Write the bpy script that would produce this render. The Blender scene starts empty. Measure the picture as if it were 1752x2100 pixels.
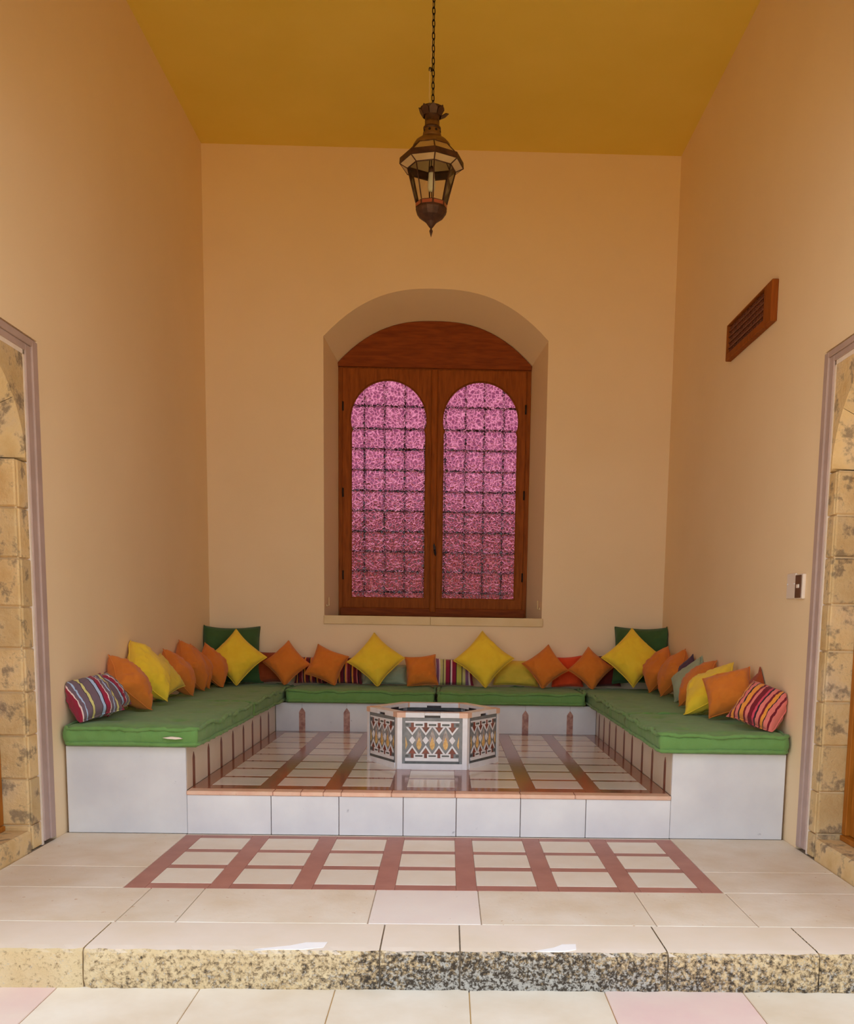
import bpy, bmesh, math, random
from mathutils import Vector, Matrix, noise

S = bpy.context.scene
COL = S.collection
PI = math.pi
R = math.radians

# ------------------------------------------------------------------ camera
cam_d = bpy.data.cameras.new('camera')
cam = bpy.data.objects.new('camera', cam_d)
COL.objects.link(cam)
S.camera = cam
cam_d.sensor_fit = 'VERTICAL'
cam_d.sensor_height = 36.0
cam_d.lens = 2000.0 / 2100.0 * 36.0
cam_d.shift_x = (876.0 - 962.07) / 2100.0
cam_d.shift_y = (1521.26 - 1050.0) / 2100.0
cam_d.clip_start = 0.05
_pitch, _yaw, _roll = -0.12819, 0.02332, 0.01581
_fw = Vector((math.sin(_yaw) * math.cos(_pitch), math.cos(_yaw) * math.cos(_pitch), math.sin(_pitch)))
_r0 = _fw.cross(Vector((0, 0, 1))).normalized()
_u0 = _r0.cross(_fw)
_r = _r0 * math.cos(_roll) + _u0 * math.sin(_roll)
_u = -_r0 * math.sin(_roll) + _u0 * math.cos(_roll)
_m = Matrix((_r, _u, -_fw)).transposed().to_4x4()
_m.translation = Vector((0.09586, -5.95035, 1.36305))
cam.matrix_world = _m

# ------------------------------------------------------------------ sky and exposure
world = bpy.data.worlds.new('sky')
S.world = world
world.use_nodes = True
_bg = world.node_tree.nodes['Background']
_bg.inputs['Color'].default_value = (0.84, 0.92, 1.0, 1)
_bg.inputs['Strength'].default_value = 1.0
sun_d = bpy.data.lights.new('sun', 'SUN')          # high sun from the right, behind the building: added to light the courtyard and bounce warmth into the hall
sun_d.energy = 5.0
sun_d.color = (1.0, 0.93, 0.74)
sun_d.angle = R(0.6)
sun = bpy.data.objects.new('sun', sun_d)
COL.objects.link(sun)
sun.rotation_euler = Vector((math.cos(R(25)) * math.cos(R(60)), math.sin(R(25)) * math.cos(R(60)), math.sin(R(60)))).to_track_quat('Z', 'Y').to_euler()
S.view_settings.view_transform = 'Standard'
S.view_settings.look = 'None'
S.view_settings.gamma = 1.0
S.view_settings.use_curve_mapping = False
S.view_settings.exposure = 1.03
S.cycles.use_denoising = True
S.cycles.max_bounces = 14
S.cycles.diffuse_bounces = 10
S.cycles.transmission_bounces = 10
S.cycles.transparent_max_bounces = 12
S.cycles.sample_clamp_indirect = 6.0

# ------------------------------------------------------------------ helpers: materials
def lin(c):
    return tuple(((x / 255.0) / 12.92 if x / 255.0 <= 0.04045 else ((x / 255.0 + 0.055) / 1.055) ** 2.4) for x in c) + (1.0,)

class NT:
    def __init__(self, name):
        self.m = bpy.data.materials.new(name)
        self.m.use_nodes = True
        self.t = self.m.node_tree
        self.b = self.t.nodes['Principled BSDF']
        self.out = self.t.nodes['Material Output']
    def n(self, typ, **kw):
        nd = self.t.nodes.new(typ)
        for k, v in kw.items():
            if k in nd.inputs:
                nd.inputs[k].default_value = v
            else:
                setattr(nd, k, v)
        return nd
    def l(self, a, b):
        self.t.links.new(a, b)
    def pos(self, scale=(1, 1, 1), obj=False):
        src = self.n('ShaderNodeTexCoord').outputs['Object'] if obj else self.n('ShaderNodeNewGeometry').outputs['Position']
        mp = self.n('ShaderNodeMapping')
        mp.inputs['Scale'].default_value = scale
        self.l(src, mp.inputs['Vector'])
        return mp.outputs['Vector']
    def noise(self, vec, scale, detail=4, rough=0.55):
        nd = self.n('ShaderNodeTexNoise')
        nd.inputs['Scale'].default_value = scale
        nd.inputs['Detail'].default_value = detail
        nd.inputs['Roughness'].default_value = rough
        self.l(vec, nd.inputs['Vector'])
        return nd.outputs['Fac']
    def ramp(self, fac, stops, interp='LINEAR'):
        nd = self.n('ShaderNodeValToRGB')
        cr = nd.color_ramp
        cr.interpolation = interp
        while len(cr.elements) < len(stops):
            cr.elements.new(0.5)
        for e, (p, c) in zip(cr.elements, stops):
            e.position = p
            e.color = c
        self.l(fac, nd.inputs['Fac'])
        return nd.outputs['Color']
    def mix(self, fac, a, b, blend='MIX'):
        nd = self.n('ShaderNodeMix', data_type='RGBA', blend_type=blend)
        for s, v in ((nd.inputs[0], fac), (nd.inputs[6], a), (nd.inputs[7], b)):
            if hasattr(v, 'is_linked') or hasattr(v, 'links'):
                self.l(v, s)
            else:
                s.default_value = v
        return nd.outputs[2]
    def bump(self, h, strength=0.3, dist=0.01):
        nd = self.n('ShaderNodeBump')
        nd.inputs['Strength'].default_value = strength
        nd.inputs['Distance'].default_value = dist
        self.l(h, nd.inputs['Height'])
        self.l(nd.outputs['Normal'], self.b.inputs['Normal'])

def grey(v):
    return (v, v, v, 1)

def surface(name, c1, c2=None, scale=3.0, rough=0.7, bump=0.15, bscale=40, bdist=0.004, stretch=(1, 1, 1), spec=0.5, rnd=0.0,
            spots=None, spot_scale=30, spot_pos=0.66, metallic=0.0, obj=False, sheen=0.0, detail=5):
    k = NT(name)
    v = k.pos(stretch, obj)
    col = k.ramp(k.noise(v, scale, detail), [(0.3, lin(c1)), (0.7, lin(c2 or c1))])
    if spots:
        f = k.ramp(k.noise(v, spot_scale, 6, 0.6), [(spot_pos, grey(0)), (spot_pos + 0.05, grey(1))])
        col = k.mix(f, col, lin(spots))
    if rnd:
        oi = k.n('ShaderNodeObjectInfo')
        mr = k.n('ShaderNodeMapRange')
        mr.inputs['To Min'].default_value = 1 - rnd
        mr.inputs['To Max'].default_value = 1 + rnd * 0.4
        k.l(oi.outputs['Random'], mr.inputs['Value'])
        col = k.mix(1.0, col, mr.outputs['Result'], 'MULTIPLY')
    k.l(col, k.b.inputs['Base Color'])
    k.b.inputs['Roughness'].default_value = rough
    k.b.inputs['Metallic'].default_value = metallic
    k.b.inputs['Specular IOR Level'].default_value = spec
    if sheen:
        k.b.inputs['Sheen Weight'].default_value = sheen
    if bump:
        k.bump(k.noise(v, bscale, 6), bump, bdist)
    return k.m

def fabric(name, c1, c2, stripes=None, rough=0.9):
    k = NT(name)
    v = k.pos(obj=True)
    if stripes:
        tc = k.n('ShaderNodeTexCoord')
        sx = k.n('ShaderNodeSeparateXYZ')
        k.l(tc.outputs['UV'], sx.inputs['Vector'])
        col = k.ramp(sx.outputs['X'], [(p, lin(c)) for p, c in stripes], 'CONSTANT')
    else:
        col = k.ramp(k.noise(v, 9, 3), [(0.3, lin(c1)), (0.7, lin(c2))])
    k.l(col, k.b.inputs['Base Color'])
    k.b.inputs['Roughness'].default_value = rough
    k.b.inputs['Specular IOR Level'].default_value = 0.25
    k.b.inputs['Sheen Weight'].default_value = 0.15
    w = k.n('ShaderNodeMath', operation='ADD')
    k.l(k.noise(v, 420, 2), w.inputs[0])
    mm = k.n('ShaderNodeMath', operation='MULTIPLY')
    k.l(k.noise(v, 26, 4), mm.inputs[0])
    mm.inputs[1].default_value = 2.2
    k.l(mm.outputs[0], w.inputs[1])
    k.bump(w.outputs[0], 0.35, 0.006)
    return k.m

M = {}
M['wall'] = surface('wall_plaster', (234, 210, 173), (238, 215, 180), 1.2, 0.92, 0.25, 90, 0.003, spec=0.2)
M['ceil'] = surface('ceiling_plaster', (226, 200, 92), (231, 206, 102), 1.2, 0.92, 0.2, 90, 0.003, spec=0.2,
                    spots=(90, 66, 28), spot_scale=9, spot_pos=0.735)
M['marble'] = surface('white_marble', (208, 208, 214), (228, 228, 230), 2.2, 0.3, 0.05, 30, 0.002, rnd=0.05,
                      spots=(178, 178, 186), spot_scale=11, spot_pos=0.68)
M['marble_warm'] = surface('cream_marble', (222, 206, 184), (230, 218, 202), 3, 0.35, 0.08, 40, 0.002, rnd=0.06)
M['tile'] = surface('polished_white_tile', (222, 214, 206), (232, 226, 220), 4, 0.13, 0.03, 30, 0.002, rnd=0.06)
M['floor_tile'] = surface('honed_cream_tile', (232, 220, 204), (238, 230, 218), 5, 0.5, 0.15, 60, 0.002, rnd=0.05,
                          spots=(205, 186, 164), spot_scale=26, spot_pos=0.69)
M['red_band'] = surface('polished_red_limestone', (142, 82, 66), (164, 102, 80), 5, 0.12, 0.12, 18, 0.004, rnd=0.1,
                        spots=(200, 146, 110), spot_scale=18, spot_pos=0.70)
M['red_floor'] = surface('honed_red_limestone', (168, 110, 98), (184, 126, 112), 6, 0.5, 0.2, 50, 0.003, rnd=0.08,
                         spots=(206, 142, 122), spot_scale=28, spot_pos=0.70)
M['pink'] = surface('pink_limestone', (226, 176, 150), (236, 198, 172), 12, 0.4, 0.3, 60, 0.004, rnd=0.08, spots=(196, 132, 108), spot_scale=40)
M['strip'] = surface('red_breccia_strip', (138, 82, 70), (196, 150, 132), 26, 0.35, 0.1, 60, 0.002)
M['strip_dark'] = surface('dark_red_strip', (112, 58, 44), (134, 76, 58), 14, 0.4, 0.1, 60, 0.002)
M['slab'] = surface('cream_stone_slab', (224, 206, 182), (240, 230, 217), 3.2, 0.55, 0.3, 35, 0.004, rnd=0.06, detail=9,
                    spots=(200, 160, 122), spot_scale=30, spot_pos=0.66)
M['slab_white'] = surface('pinkish_white_slab', (236, 222, 216), (242, 232, 224), 2.2, 0.5, 0.2, 35, 0.003, spots=(206, 176, 160), spot_scale=30, spot_pos=0.67)
M['slab_pink'] = surface('pink_stone_slab', (222, 190, 186), (230, 214, 198), 2.0, 0.6, 0.2, 35, 0.003, rnd=0.03)
M['slab_low'] = surface('pale_stone_slab', (216, 198, 174), (236, 226, 212), 2.4, 0.6, 0.25, 30, 0.003, rnd=0.05, detail=9,
                        spots=(190, 168, 140), spot_scale=16, spot_pos=0.72)
M['bounce_ground'] = surface('yellow_bounce_ground', (206, 168, 96), (218, 182, 112), 3, 0.95, 0.4, 60, 0.01)  # unseen ground, made yellow to bounce yellow light onto upper walls and ceiling
M['soil'] = surface('garden_soil', (104, 96, 78), (124, 114, 94), 3, 0.95, 0.4, 40, 0.01)
M['garden'] = surface('warm_backdrop_wall', (176, 132, 112), (190, 150, 128), 2, 0.9, 0.3, 30, 0.005)
M['mortar'] = surface('mortar', (150, 132, 110), (176, 158, 136), 20, 0.95, 0.3, 80, 0.004)
M['grout'] = surface('red_grout', (110, 62, 50), (124, 74, 60), 20, 0.8, 0.2, 80, 0.002)
M['white_fill'] = surface('white_filler', (246, 244, 246), (250, 248, 250), 8, 0.7, 0.2, 50, 0.002)
M['stone_mortar'] = surface('stone_mortar', (222, 196, 150), (230, 208, 168), 14, 0.9, 0.3, 60, 0.003)
M['sill'] = surface('cream_sill_stone', (216, 190, 140), (226, 202, 156), 5, 0.6, 0.2, 50, 0.003)
M['wood'] = surface('stained_wood', (124, 62, 14), (156, 84, 26), 7, 0.62, 0.15, 22, 0.003, stretch=(6, 6, 0.7), spec=0.15)
M['wood_h'] = surface('stained_wood_across', (118, 54, 16), (146, 72, 24), 7, 0.62, 0.15, 22, 0.003, stretch=(0.7, 6, 6), spec=0.15)
M['wood_dark'] = surface('dark_turned_wood', (96, 44, 22), (124, 62, 32), 20, 0.5, 0.1, 40, 0.002)
M['door_wood'] = surface('honey_door_wood', (150, 88, 22), (176, 110, 40), 7, 0.45, 0.15, 22, 0.003, stretch=(6, 6, 0.7), spec=0.15)
M['iron'] = surface('dark_iron', (30, 24, 24), (44, 36, 34), 20, 0.6, 0.2, 60, 0.002, metallic=0.4)
M['copper'] = surface('aged_copper', (58, 36, 28), (92, 60, 46), 22, 0.5, 0.35, 70, 0.004, metallic=0.3, obj=True)
M['copper_light'] = surface('aged_brass', (112, 78, 44), (140, 104, 62), 18, 0.5, 0.25, 60, 0.003, metallic=0.35, obj=True)
M['frame_paint'] = surface('mauve_frame_paint', (170, 146, 138), (182, 158, 150), 6, 0.7, 0.15, 60, 0.003)
M['plaster_line'] = surface('white_plaster_line', (222, 206, 190), (232, 218, 206), 14, 0.9, 0.3, 60, 0.003)
M['plastic'] = surface('cream_plastic', (226, 212, 200), (230, 218, 206), 3, 0.4, 0)
M['plastic_brown'] = surface('brown_plastic', (84, 50, 26), (96, 60, 34), 3, 0.35, 0)
M['green'] = fabric('green_mattress_cloth', (106, 149, 80), (114, 157, 90))
M['green_dark'] = fabric('dark_green_cloth', (56, 88, 46), (64, 98, 54))
M['orange'] = fabric('orange_cloth', (208, 116, 36), (218, 127, 46))
M['rust'] = fabric('rust_cloth', (150, 62, 24), (164, 72, 30))
M['yellow'] = fabric('yellow_cloth', (238, 200, 48), (244, 208, 58))
M['yellow_pale'] = fabric('mustard_cloth', (218, 186, 62), (226, 194, 72))
M['sage'] = fabric('sage_cloth', (150, 160, 132), (162, 172, 144))
M['red'] = fabric('vermilion_cloth', (214, 66, 24), (222, 76, 32))
M['maroon'] = fabric('maroon_cloth', (96, 24, 22), (108, 30, 26))
M['purple'] = fabric('plum_cloth', (74, 50, 72), (84, 58, 80))
GREY, MAR, LB, YL, BLK, WH, PK, OR, RD = (112, 92, 104), (150, 34, 62), (168, 190, 222), (206, 196, 128), (54, 36, 46), (232, 206, 204), (222, 120, 110), (228, 146, 60), (116, 26, 40)
M['stripe_grey'] = fabric('grey_striped_cloth', None, None, [
    (0.0, MAR), (0.07, WH), (0.09, GREY), (0.16, LB), (0.18, GREY), (0.28, BLK), (0.29, YL), (0.34, BLK), (0.35, GREY), (0.50, BLK), (0.515, LB), (0.58, BLK),
    (0.60, MAR), (0.69, WH), (0.71, GREY), (0.77, LB), (0.79, GREY), (0.84, YL), (0.89, BLK), (0.90, GREY), (0.96, MAR)])
M['stripe_red'] = fabric('red_striped_cloth', None, None, [
    (0.0, PK), (0.05, RD), (0.09, OR), (0.15, RD), (0.18, PK), (0.25, BLK), (0.28, OR), (0.36, RD), (0.40, PK), (0.45, RD), (0.54, (206, 70, 90)), (0.58, BLK),
    (0.61, PK), (0.68, RD), (0.72, OR), (0.78, BLK), (0.80, PK), (0.88, RD), (0.92, PK)])
M['stripe_dark'] = fabric('maroon_orange_striped_cloth', None, None, [
    (0.0, RD), (0.06, OR), (0.10, BLK), (0.14, RD), (0.24, PK), (0.27, BLK), (0.31, OR), (0.36, RD), (0.46, BLK), (0.5, OR), (0.54, PK), (0.57, RD), (0.66, BLK),
    (0.7, OR), (0.75, RD), (0.85, PK), (0.88, BLK), (0.92, RD)])
M['stripe_bright'] = fabric('pink_purple_yellow_striped_cloth', None, None, [
    (0.0, WH), (0.06, (142, 96, 134)), (0.14, WH), (0.17, YL), (0.24, BLK), (0.26, YL), (0.31, MAR), (0.41, BLK), (0.43, WH), (0.47, MAR), (0.56, BLK),
    (0.58, (196, 190, 84)), (0.7, BLK), (0.72, YL), (0.8, (142, 96, 134)), (0.88, WH), (0.93, MAR)])
# inlay stones
M['inlay_white'] = surface('inlay_white', (226, 224, 228), (236, 234, 238), 20, 0.3, 0.05, 60, 0.001, rnd=0.05, obj=True)
M['inlay_grey'] = surface('inlay_grey', (112, 114, 118), (136, 138, 140), 22, 0.3, 0.05, 60, 0.001, obj=True)
M['inlay_slate'] = surface('inlay_slate', (72, 76, 78), (96, 100, 100), 30, 0.3, 0.05, 60, 0.001, rnd=0.15, obj=True)
M['inlay_red'] = surface('inlay_red', (112, 40, 30), (150, 84, 68), 24, 0.3, 0.05, 60, 0.001, rnd=0.25, obj=True)
M['inlay_gold'] = surface('inlay_gold', (214, 158, 84), (240, 204, 142), 40, 0.25, 0.05, 60, 0.001, rnd=0.15, spots=(120, 84, 36), spot_scale=90, spot_pos=0.62, obj=True)
M['inlay_petal'] = surface('inlay_veined_grey', (134, 118, 114), (190, 180, 176), 40, 0.25, 0.05, 60, 0.001, obj=True, stretch=(3, 3, 1))
M['inlay_dark'] = surface('inlay_dark', (38, 30, 38), (60, 48, 54), 20, 0.3, 0.05, 60, 0.001)

def stone_mat():
    k = NT('old_yellow_sandstone')
    v = k.pos()
    a = k.ramp(k.noise(v, 4.5, 6), [(0.3, lin((206, 170, 116))), (0.5, lin((222, 192, 142))), (0.72, lin((210, 186, 156)))])
    g = k.ramp(k.noise(v, 9, 8, 0.68), [(0.53, grey(0)), (0.62, grey(0.7))])
    a = k.mix(g, a, lin((116, 100, 82)))
    oi = k.n('ShaderNodeObjectInfo')
    mr = k.n('ShaderNodeMapRange')
    mr.inputs['To Min'].default_value = 0.82
    mr.inputs['To Max'].default_value = 1.06
    k.l(oi.outputs['Random'], mr.inputs['Value'])
    a = k.mix(1.0, a, mr.outputs['Result'], 'MULTIPLY')
    k.l(a, k.b.inputs['Base Color'])
    k.b.inputs['Roughness'].default_value = 0.9
    k.b.inputs['Specular IOR Level'].default_value = 0.2
    k.bump(k.noise(v, 38, 8, 0.65), 0.7, 0.012)
    return k.m
M['stone'] = stone_mat()

def kerb_mat():
    """Worn limestone kerb: smooth cream tread, pitted riser grown over with black and white lichen."""
    k = NT('weathered_kerb_stone')
    v = k.pos()
    base = k.ramp(k.noise(v, 5, 6), [(0.3, lin((220, 192, 144))), (0.7, lin((232, 210, 170)))])
    tread = k.ramp(k.noise(v, 2.5, 5), [(0.3, lin((226, 210, 190))), (0.7, lin((234, 220, 208)))])
    ge = k.n('ShaderNodeNewGeometry')
    sn = k.n('ShaderNodeSeparateXYZ')
    k.l(ge.outputs['True Normal'], sn.inputs[0])
    up = k.ramp(sn.outputs['Z'], [(0.75, grey(0)), (0.9, grey(1))])
    sp = k.n('ShaderNodeSeparateXYZ')
    k.l(ge.outputs['Position'], sp.inputs[0])
    # how overgrown: clean at the far left, thick lichen in the middle and right
    ov = k.ramp(k.n('ShaderNodeMath', operation='MULTIPLY_ADD').outputs[0], [(0, grey(0)), (1, grey(1))])
    ma = ov.node.inputs['Fac'].links[0].from_node
    k.l(sp.outputs['X'], ma.inputs[0])
    ma.inputs[1].default_value = 0.25
    ma.inputs[2].default_value = 0.5
    cr = ov.node.color_ramp
    cr.elements[0].position = 0.155
    cr.elements[0].color = grey(0.0)
    cr.elements[1].position = 1.0
    cr.elements[1].color = grey(0.55)
    for p, c in ((0.165, 0.22), (0.40, 0.34), (0.46, 0.66), (0.55, 0.92), (0.66, 0.90), (0.76, 0.62), (0.88, 0.42)):
        e = cr.elements.new(p)
        e.color = grey(c)
    zr = k.n('ShaderNodeMapRange')
    zr.inputs['From Min'].default_value = -0.162
    zr.inputs['From Max'].default_value = 0.0
    zr.inputs['To Min'].default_value = 1.25
    zr.inputs['To Max'].default_value = 0.72
    k.l(sp.outputs['Z'], zr.inputs['Value'])
    ov = k.mix(1.0, ov, zr.outputs['Result'], 'MULTIPLY')
    n1 = k.noise(v, 48, 9, 0.74)
    ad = k.n('ShaderNodeMath', operation='MULTIPLY_ADD')
    k.l(ov, ad.inputs[0])
    ad.inputs[1].default_value = 0.27
    k.l(n1, ad.inputs[2])
    mid = k.ramp(ad.outputs[0], [(0.53, grey(0)), (0.63, grey(0.75))])
    dark = k.ramp(ad.outputs[0], [(0.60, grey(0)), (0.72, grey(0.95))])
    n2 = k.noise(k.pos((1.3, 1.3, 1.3)), 52, 8, 0.74)
    ad2 = k.n('ShaderNodeMath', operation='MULTIPLY_ADD')
    k.l(ov, ad2.inputs[0])
    ad2.inputs[1].default_value = 0.13
    k.l(n2, ad2.inputs[2])
    white = k.ramp(ad2.outputs[0], [(0.60, grey(0)), (0.67, grey(0.85))])
    c = k.mix(mid, base, lin((168, 138, 98)))
    c = k.mix(dark, c, lin((46, 36, 28)))
    c = k.mix(white, c, lin((196, 190, 180)))
    c = k.mix(up, c, tread)
    k.l(c, k.b.inputs['Base Color'])
    k.b.inputs['Roughness'].default_value = 0.85
    hb = k.mix(up, n1, grey(0.5))
    k.bump(hb, 0.8, 0.015)
    return k.m
M['kerb'] = kerb_mat()

def rippled_glass():
    k = NT('pink_rippled_glass')
    v = k.pos(obj=True)
    no = k.n('ShaderNodeTexNoise')
    no.inputs['Scale'].default_value = 16
    k.l(v, no.inputs['Vector'])
    mx = k.mix(0.055, v, no.outputs['Color'], 'ADD')
    vo = k.n('ShaderNodeTexVoronoi', feature='DISTANCE_TO_EDGE')
    vo.inputs['Scale'].default_value = 29
    k.l(mx, vo.inputs['Vector'])
    # figured glass: thin veins let more light through than the thick beads between them
    h = k.ramp(vo.outputs['Distance'], [(0.02, grey(0)), (0.22, grey(0.8)), (0.5, grey(1))])
    tint = k.ramp(vo.outputs['Distance'], [(0.05, (0.52, 0.155, 0.225, 1)), (0.15, (0.195, 0.036, 0.074, 1)), (0.4, (0.15, 0.027, 0.060, 1))])
    k.l(tint, k.b.inputs['Base Color'])
    k.b.inputs['Transmission Weight'].default_value = 1.0
    k.b.inputs['Roughness'].default_value = 0.12
    k.b.inputs['IOR'].default_value = 1.45
    k.bump(h, 0.7, 0.007)
    return k.m
M['glass_pink'] = rippled_glass()

def clear_glass(name, tint):
    k = NT(name)
    tr = k.n('ShaderNodeBsdfTransparent')
    tr.inputs['Color'].default_value = tint
    gl = k.n('ShaderNodeBsdfGlossy')
    gl.inputs['Roughness'].default_value = 0.08
    fr = k.n('ShaderNodeFresnel')
    fr.inputs['IOR'].default_value = 1.35
    ms = k.n('ShaderNodeMixShader')
    k.l(fr.outputs[0], ms.inputs[0])
    k.l(tr.outputs[0], ms.inputs[1])
    k.l(gl.outputs[0], ms.inputs[2])
    k.l(ms.outputs[0], k.out.inputs['Surface'])
    return k.m
M['glass'] = clear_glass('lantern_glass', (0.96, 0.95, 0.92, 1))
M['glass_rose'] = clear_glass('rose_lantern_glass', (0.80, 0.36, 0.26, 1))
M['glass_milk'] = surface('milky_lantern_glass', (190, 164, 124), (204, 180, 142), 10, 0.3, 0.1, 40, 0.002, obj=True)
M['rose'] = surface('rose_glass_panel', (150, 76, 52), (172, 96, 70), 14, 0.3, 0.1, 60, 0.001, obj=True)
M['bulb'] = surface('white_bulb_glass', (214, 214, 190), (224, 222, 200), 30, 0.25, 0.1, 60, 0.001, obj=True)

# ------------------------------------------------------------------ helpers: objects
def wloc(o):
    v = Vector((0, 0, 0))
    while o is not None:
        v += o.location
        o = o.parent
    return v

def link(name, mesh, parent=None, loc=(0, 0, 0), local=False):
    o = bpy.data.objects.new(name, mesh)
    COL.objects.link(o)
    if parent is not None:
        o.parent = parent
        o.location = Vector(loc) if local else Vector(loc) - wloc(parent)
    else:
        o.location = loc
    return o

def tag(o, label=None, cat=None, group=None, kind=None):
    if label: o['label'] = label
    if cat: o['category'] = cat
    if group: o['group'] = group
    if kind: o['kind'] = kind
    return o

def empty(name, loc=(0, 0, 0), **kw):
    o = link(name, None, None, loc)
    o.empty_display_size = 0.1
    return tag(o, **kw)

def mesh_of(name, verts, faces, mat, smooth=False, uv=None):
    me = bpy.data.meshes.new(name)
    me.from_pydata([tuple(v) for v in verts], [], faces)
    me.materials.append(mat if not isinstance(mat, str) else M[mat])
    if smooth:
        me.polygons.foreach_set('use_smooth', [True] * len(me.polygons))
    me.update()
    return me

_cache = {}
def box_mesh(name, dx, dy, dz, mat, bev=0.0, seg=1):
    key = ('box', name, round(dx, 4), round(dy, 4), round(dz, 4), mat, round(bev, 4))
    if key in _cache:
        return _cache[key]
    bm = bmesh.new()
    bmesh.ops.create_cube(bm, size=1.0)
    for v in bm.verts:
        v.co = Vector((v.co.x * dx, v.co.y * dy, v.co.z * dz))
    if bev:
        bmesh.ops.bevel(bm, geom=list(bm.edges), offset=bev, segments=seg, affect='EDGES', profile=0.5)
    me = bpy.data.meshes.new(name)
    bm.to_mesh(me)
    bm.free()
    me.materials.append(M[mat])
    _cache[key] = me
    return me

def box(name, x0, x1, y0, y1, z0, z1, mat, parent=None, bev=0.0, local=False, rot=None):
    me = box_mesh(name, x1 - x0, y1 - y0, z1 - z0, mat, bev)
    o = link(name, me, parent, ((x0 + x1) / 2, (y0 + y1) / 2, (z0 + z1) / 2), local)
    if rot: o.rotation_euler = rot
    return o

def boxes_mesh(name, lst, mat):
    vs, fs = [], []
    for (x0, x1, y0, y1, z0, z1) in lst:
        b = len(vs)
        vs += [(x0, y0, z0), (x1, y0, z0), (x1, y1, z0), (x0, y1, z0), (x0, y0, z1), (x1, y0, z1), (x1, y1, z1), (x0, y1, z1)]
        fs += [tuple(b + i for i in f) for f in ((0, 3, 2, 1), (4, 5, 6, 7), (0, 1, 5, 4), (1, 2, 6, 5), (2, 3, 7, 6), (3, 0, 4, 7))]
    return mesh_of(name, vs, fs, mat)

def prism(name, outer, holes, y0, y1, mat, axis='y', bevel=0.0):
    """Polygon (with holes) given as (a, b) pairs, extruded along one axis; returns a mesh in world coordinates."""
    cu = bpy.data.curves.new(name, 'CURVE')
    cu.dimensions = '2D'
    cu.fill_mode = 'BOTH'
    for pts in [outer] + list(holes):
        sp = cu.splines.new('POLY')
        sp.points.add(len(pts) - 1)
        for p, q in zip(sp.points, pts):
            p.co = (q[0], q[1], 0, 1)
        sp.use_cyclic_u = True
    cu.extrude = (y1 - y0) / 2 - bevel
    cu.bevel_depth = bevel
    cu.bevel_resolution = 0
    if bevel:
        cu.offset = -bevel
    ob = bpy.data.objects.new(name, cu)
    me = bpy.data.meshes.new_from_object(ob)
    bpy.data.objects.remove(ob)
    bpy.data.curves.remove(cu)
    mid = (y0 + y1) / 2
    for v in me.vertices:
        a, b, c = v.co
        if axis == 'y': v.co = (a, mid - c, b)
        elif axis == 'x': v.co = (mid + c, a, b)
        else: v.co = (a, b, mid + c)
    me.name = name
    me.materials.clear()
    me.materials.append(M[mat])
    me.update()
    return me

def tube_mesh(name, pts, rad, mat, n=6, closed=False, rads=None):
    vs, fs = [], []
    L = len(pts)
    pts = [Vector(p) for p in pts]
    pa = None
    for i in range(L):
        if closed:
            d = pts[(i + 1) % L] - pts[i - 1]
        else:
            d = pts[min(i + 1, L - 1)] - pts[max(i - 1, 0)]
        d.normalize()
        if pa is None:
            ref = Vector((0, 0, 1)) if abs(d.z) < 0.9 else Vector((1, 0, 0))
            a = d.cross(ref).normalized()
        else:
            a = (pa - d * pa.dot(d)).normalized()
        pa = a
        b = d.cross(a)
        r = rads[i] if rads else rad
        for k in range(n):
            t = 2 * PI * k / n
            vs.append(pts[i] + a * (r * math.cos(t)) + b * (r * math.sin(t)))
    for i in range(L if closed else L - 1):
        j = (i + 1) % L
        for k in range(n):
            k2 = (k + 1) % n
            fs.append((i * n + k, i * n + k2, j * n + k2, j * n + k))
    if not closed:
        fs.append(tuple(range(n))[::-1])
        fs.append(tuple((L - 1) * n + k for k in range(n)))
    return mesh_of(name, vs, fs, mat, True)

def lathe_mesh(name, prof, mat, n=8, rot=0.0, smooth=False, cap=True):
    vs, fs = [], []
    for (r, z) in prof:
        for k in range(n):
            t = rot + 2 * PI * k / n
            vs.append((r * math.sin(t), -r * math.cos(t), z))
    for i in range(len(prof) - 1):
        for k in range(n):
            k2 = (k + 1) % n
            fs.append((i * n + k, i * n + k2, (i + 1) * n + k2, (i + 1) * n + k))
    if cap:
        fs.append(tuple(range(n))[::-1])
        fs.append(tuple((len(prof) - 1) * n + k for k in range(n)))
    return mesh_of(name, vs, fs, mat, smooth)

# ------------------------------------------------------------------ dimensions
XL, XR = -2.245, 2.225            # side wall faces
YB = 3.755                        # back wall face
YF = -2.11                        # front of the hall, edge of the step
HC = 5.661                        # ceiling
HP = 0.272                        # platform
HB = 0.54                         # marble bench
YP = 3.13                         # back of the platform
ZL = -0.162                       # lower pavement
rnd = random.Random(7)

# ------------------------------------------------------------------ walls and ceiling
def wall_side(name, x, s, ya, yb, zt):
    x2 = x + s * 0.45
    a, b = min(x, x2), max(x, x2)
    me = boxes_mesh(name, [(a, b, yb, YB + 0.6, -0.3, HC + 0.3), (a, b, YF - 0.3, ya, -0.3, HC + 0.3), (a, b, ya, yb, zt, HC + 0.3)], 'wall')
    return tag(link(name, me), 'cream plastered side wall with a framed stone doorway', None, None, 'structure')
DOOR_L = (-1.90, -0.147, 2.862)
DOOR_R = (-1.90, -0.205, 2.880)
tag(wall_side('wall_left', XL, -1, *DOOR_L), 'cream plastered left wall behind the grey striped cushions')
tag(wall_side('wall_right', XR, 1, *DOOR_R), 'cream plastered right wall holding the wooden grille')

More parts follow.
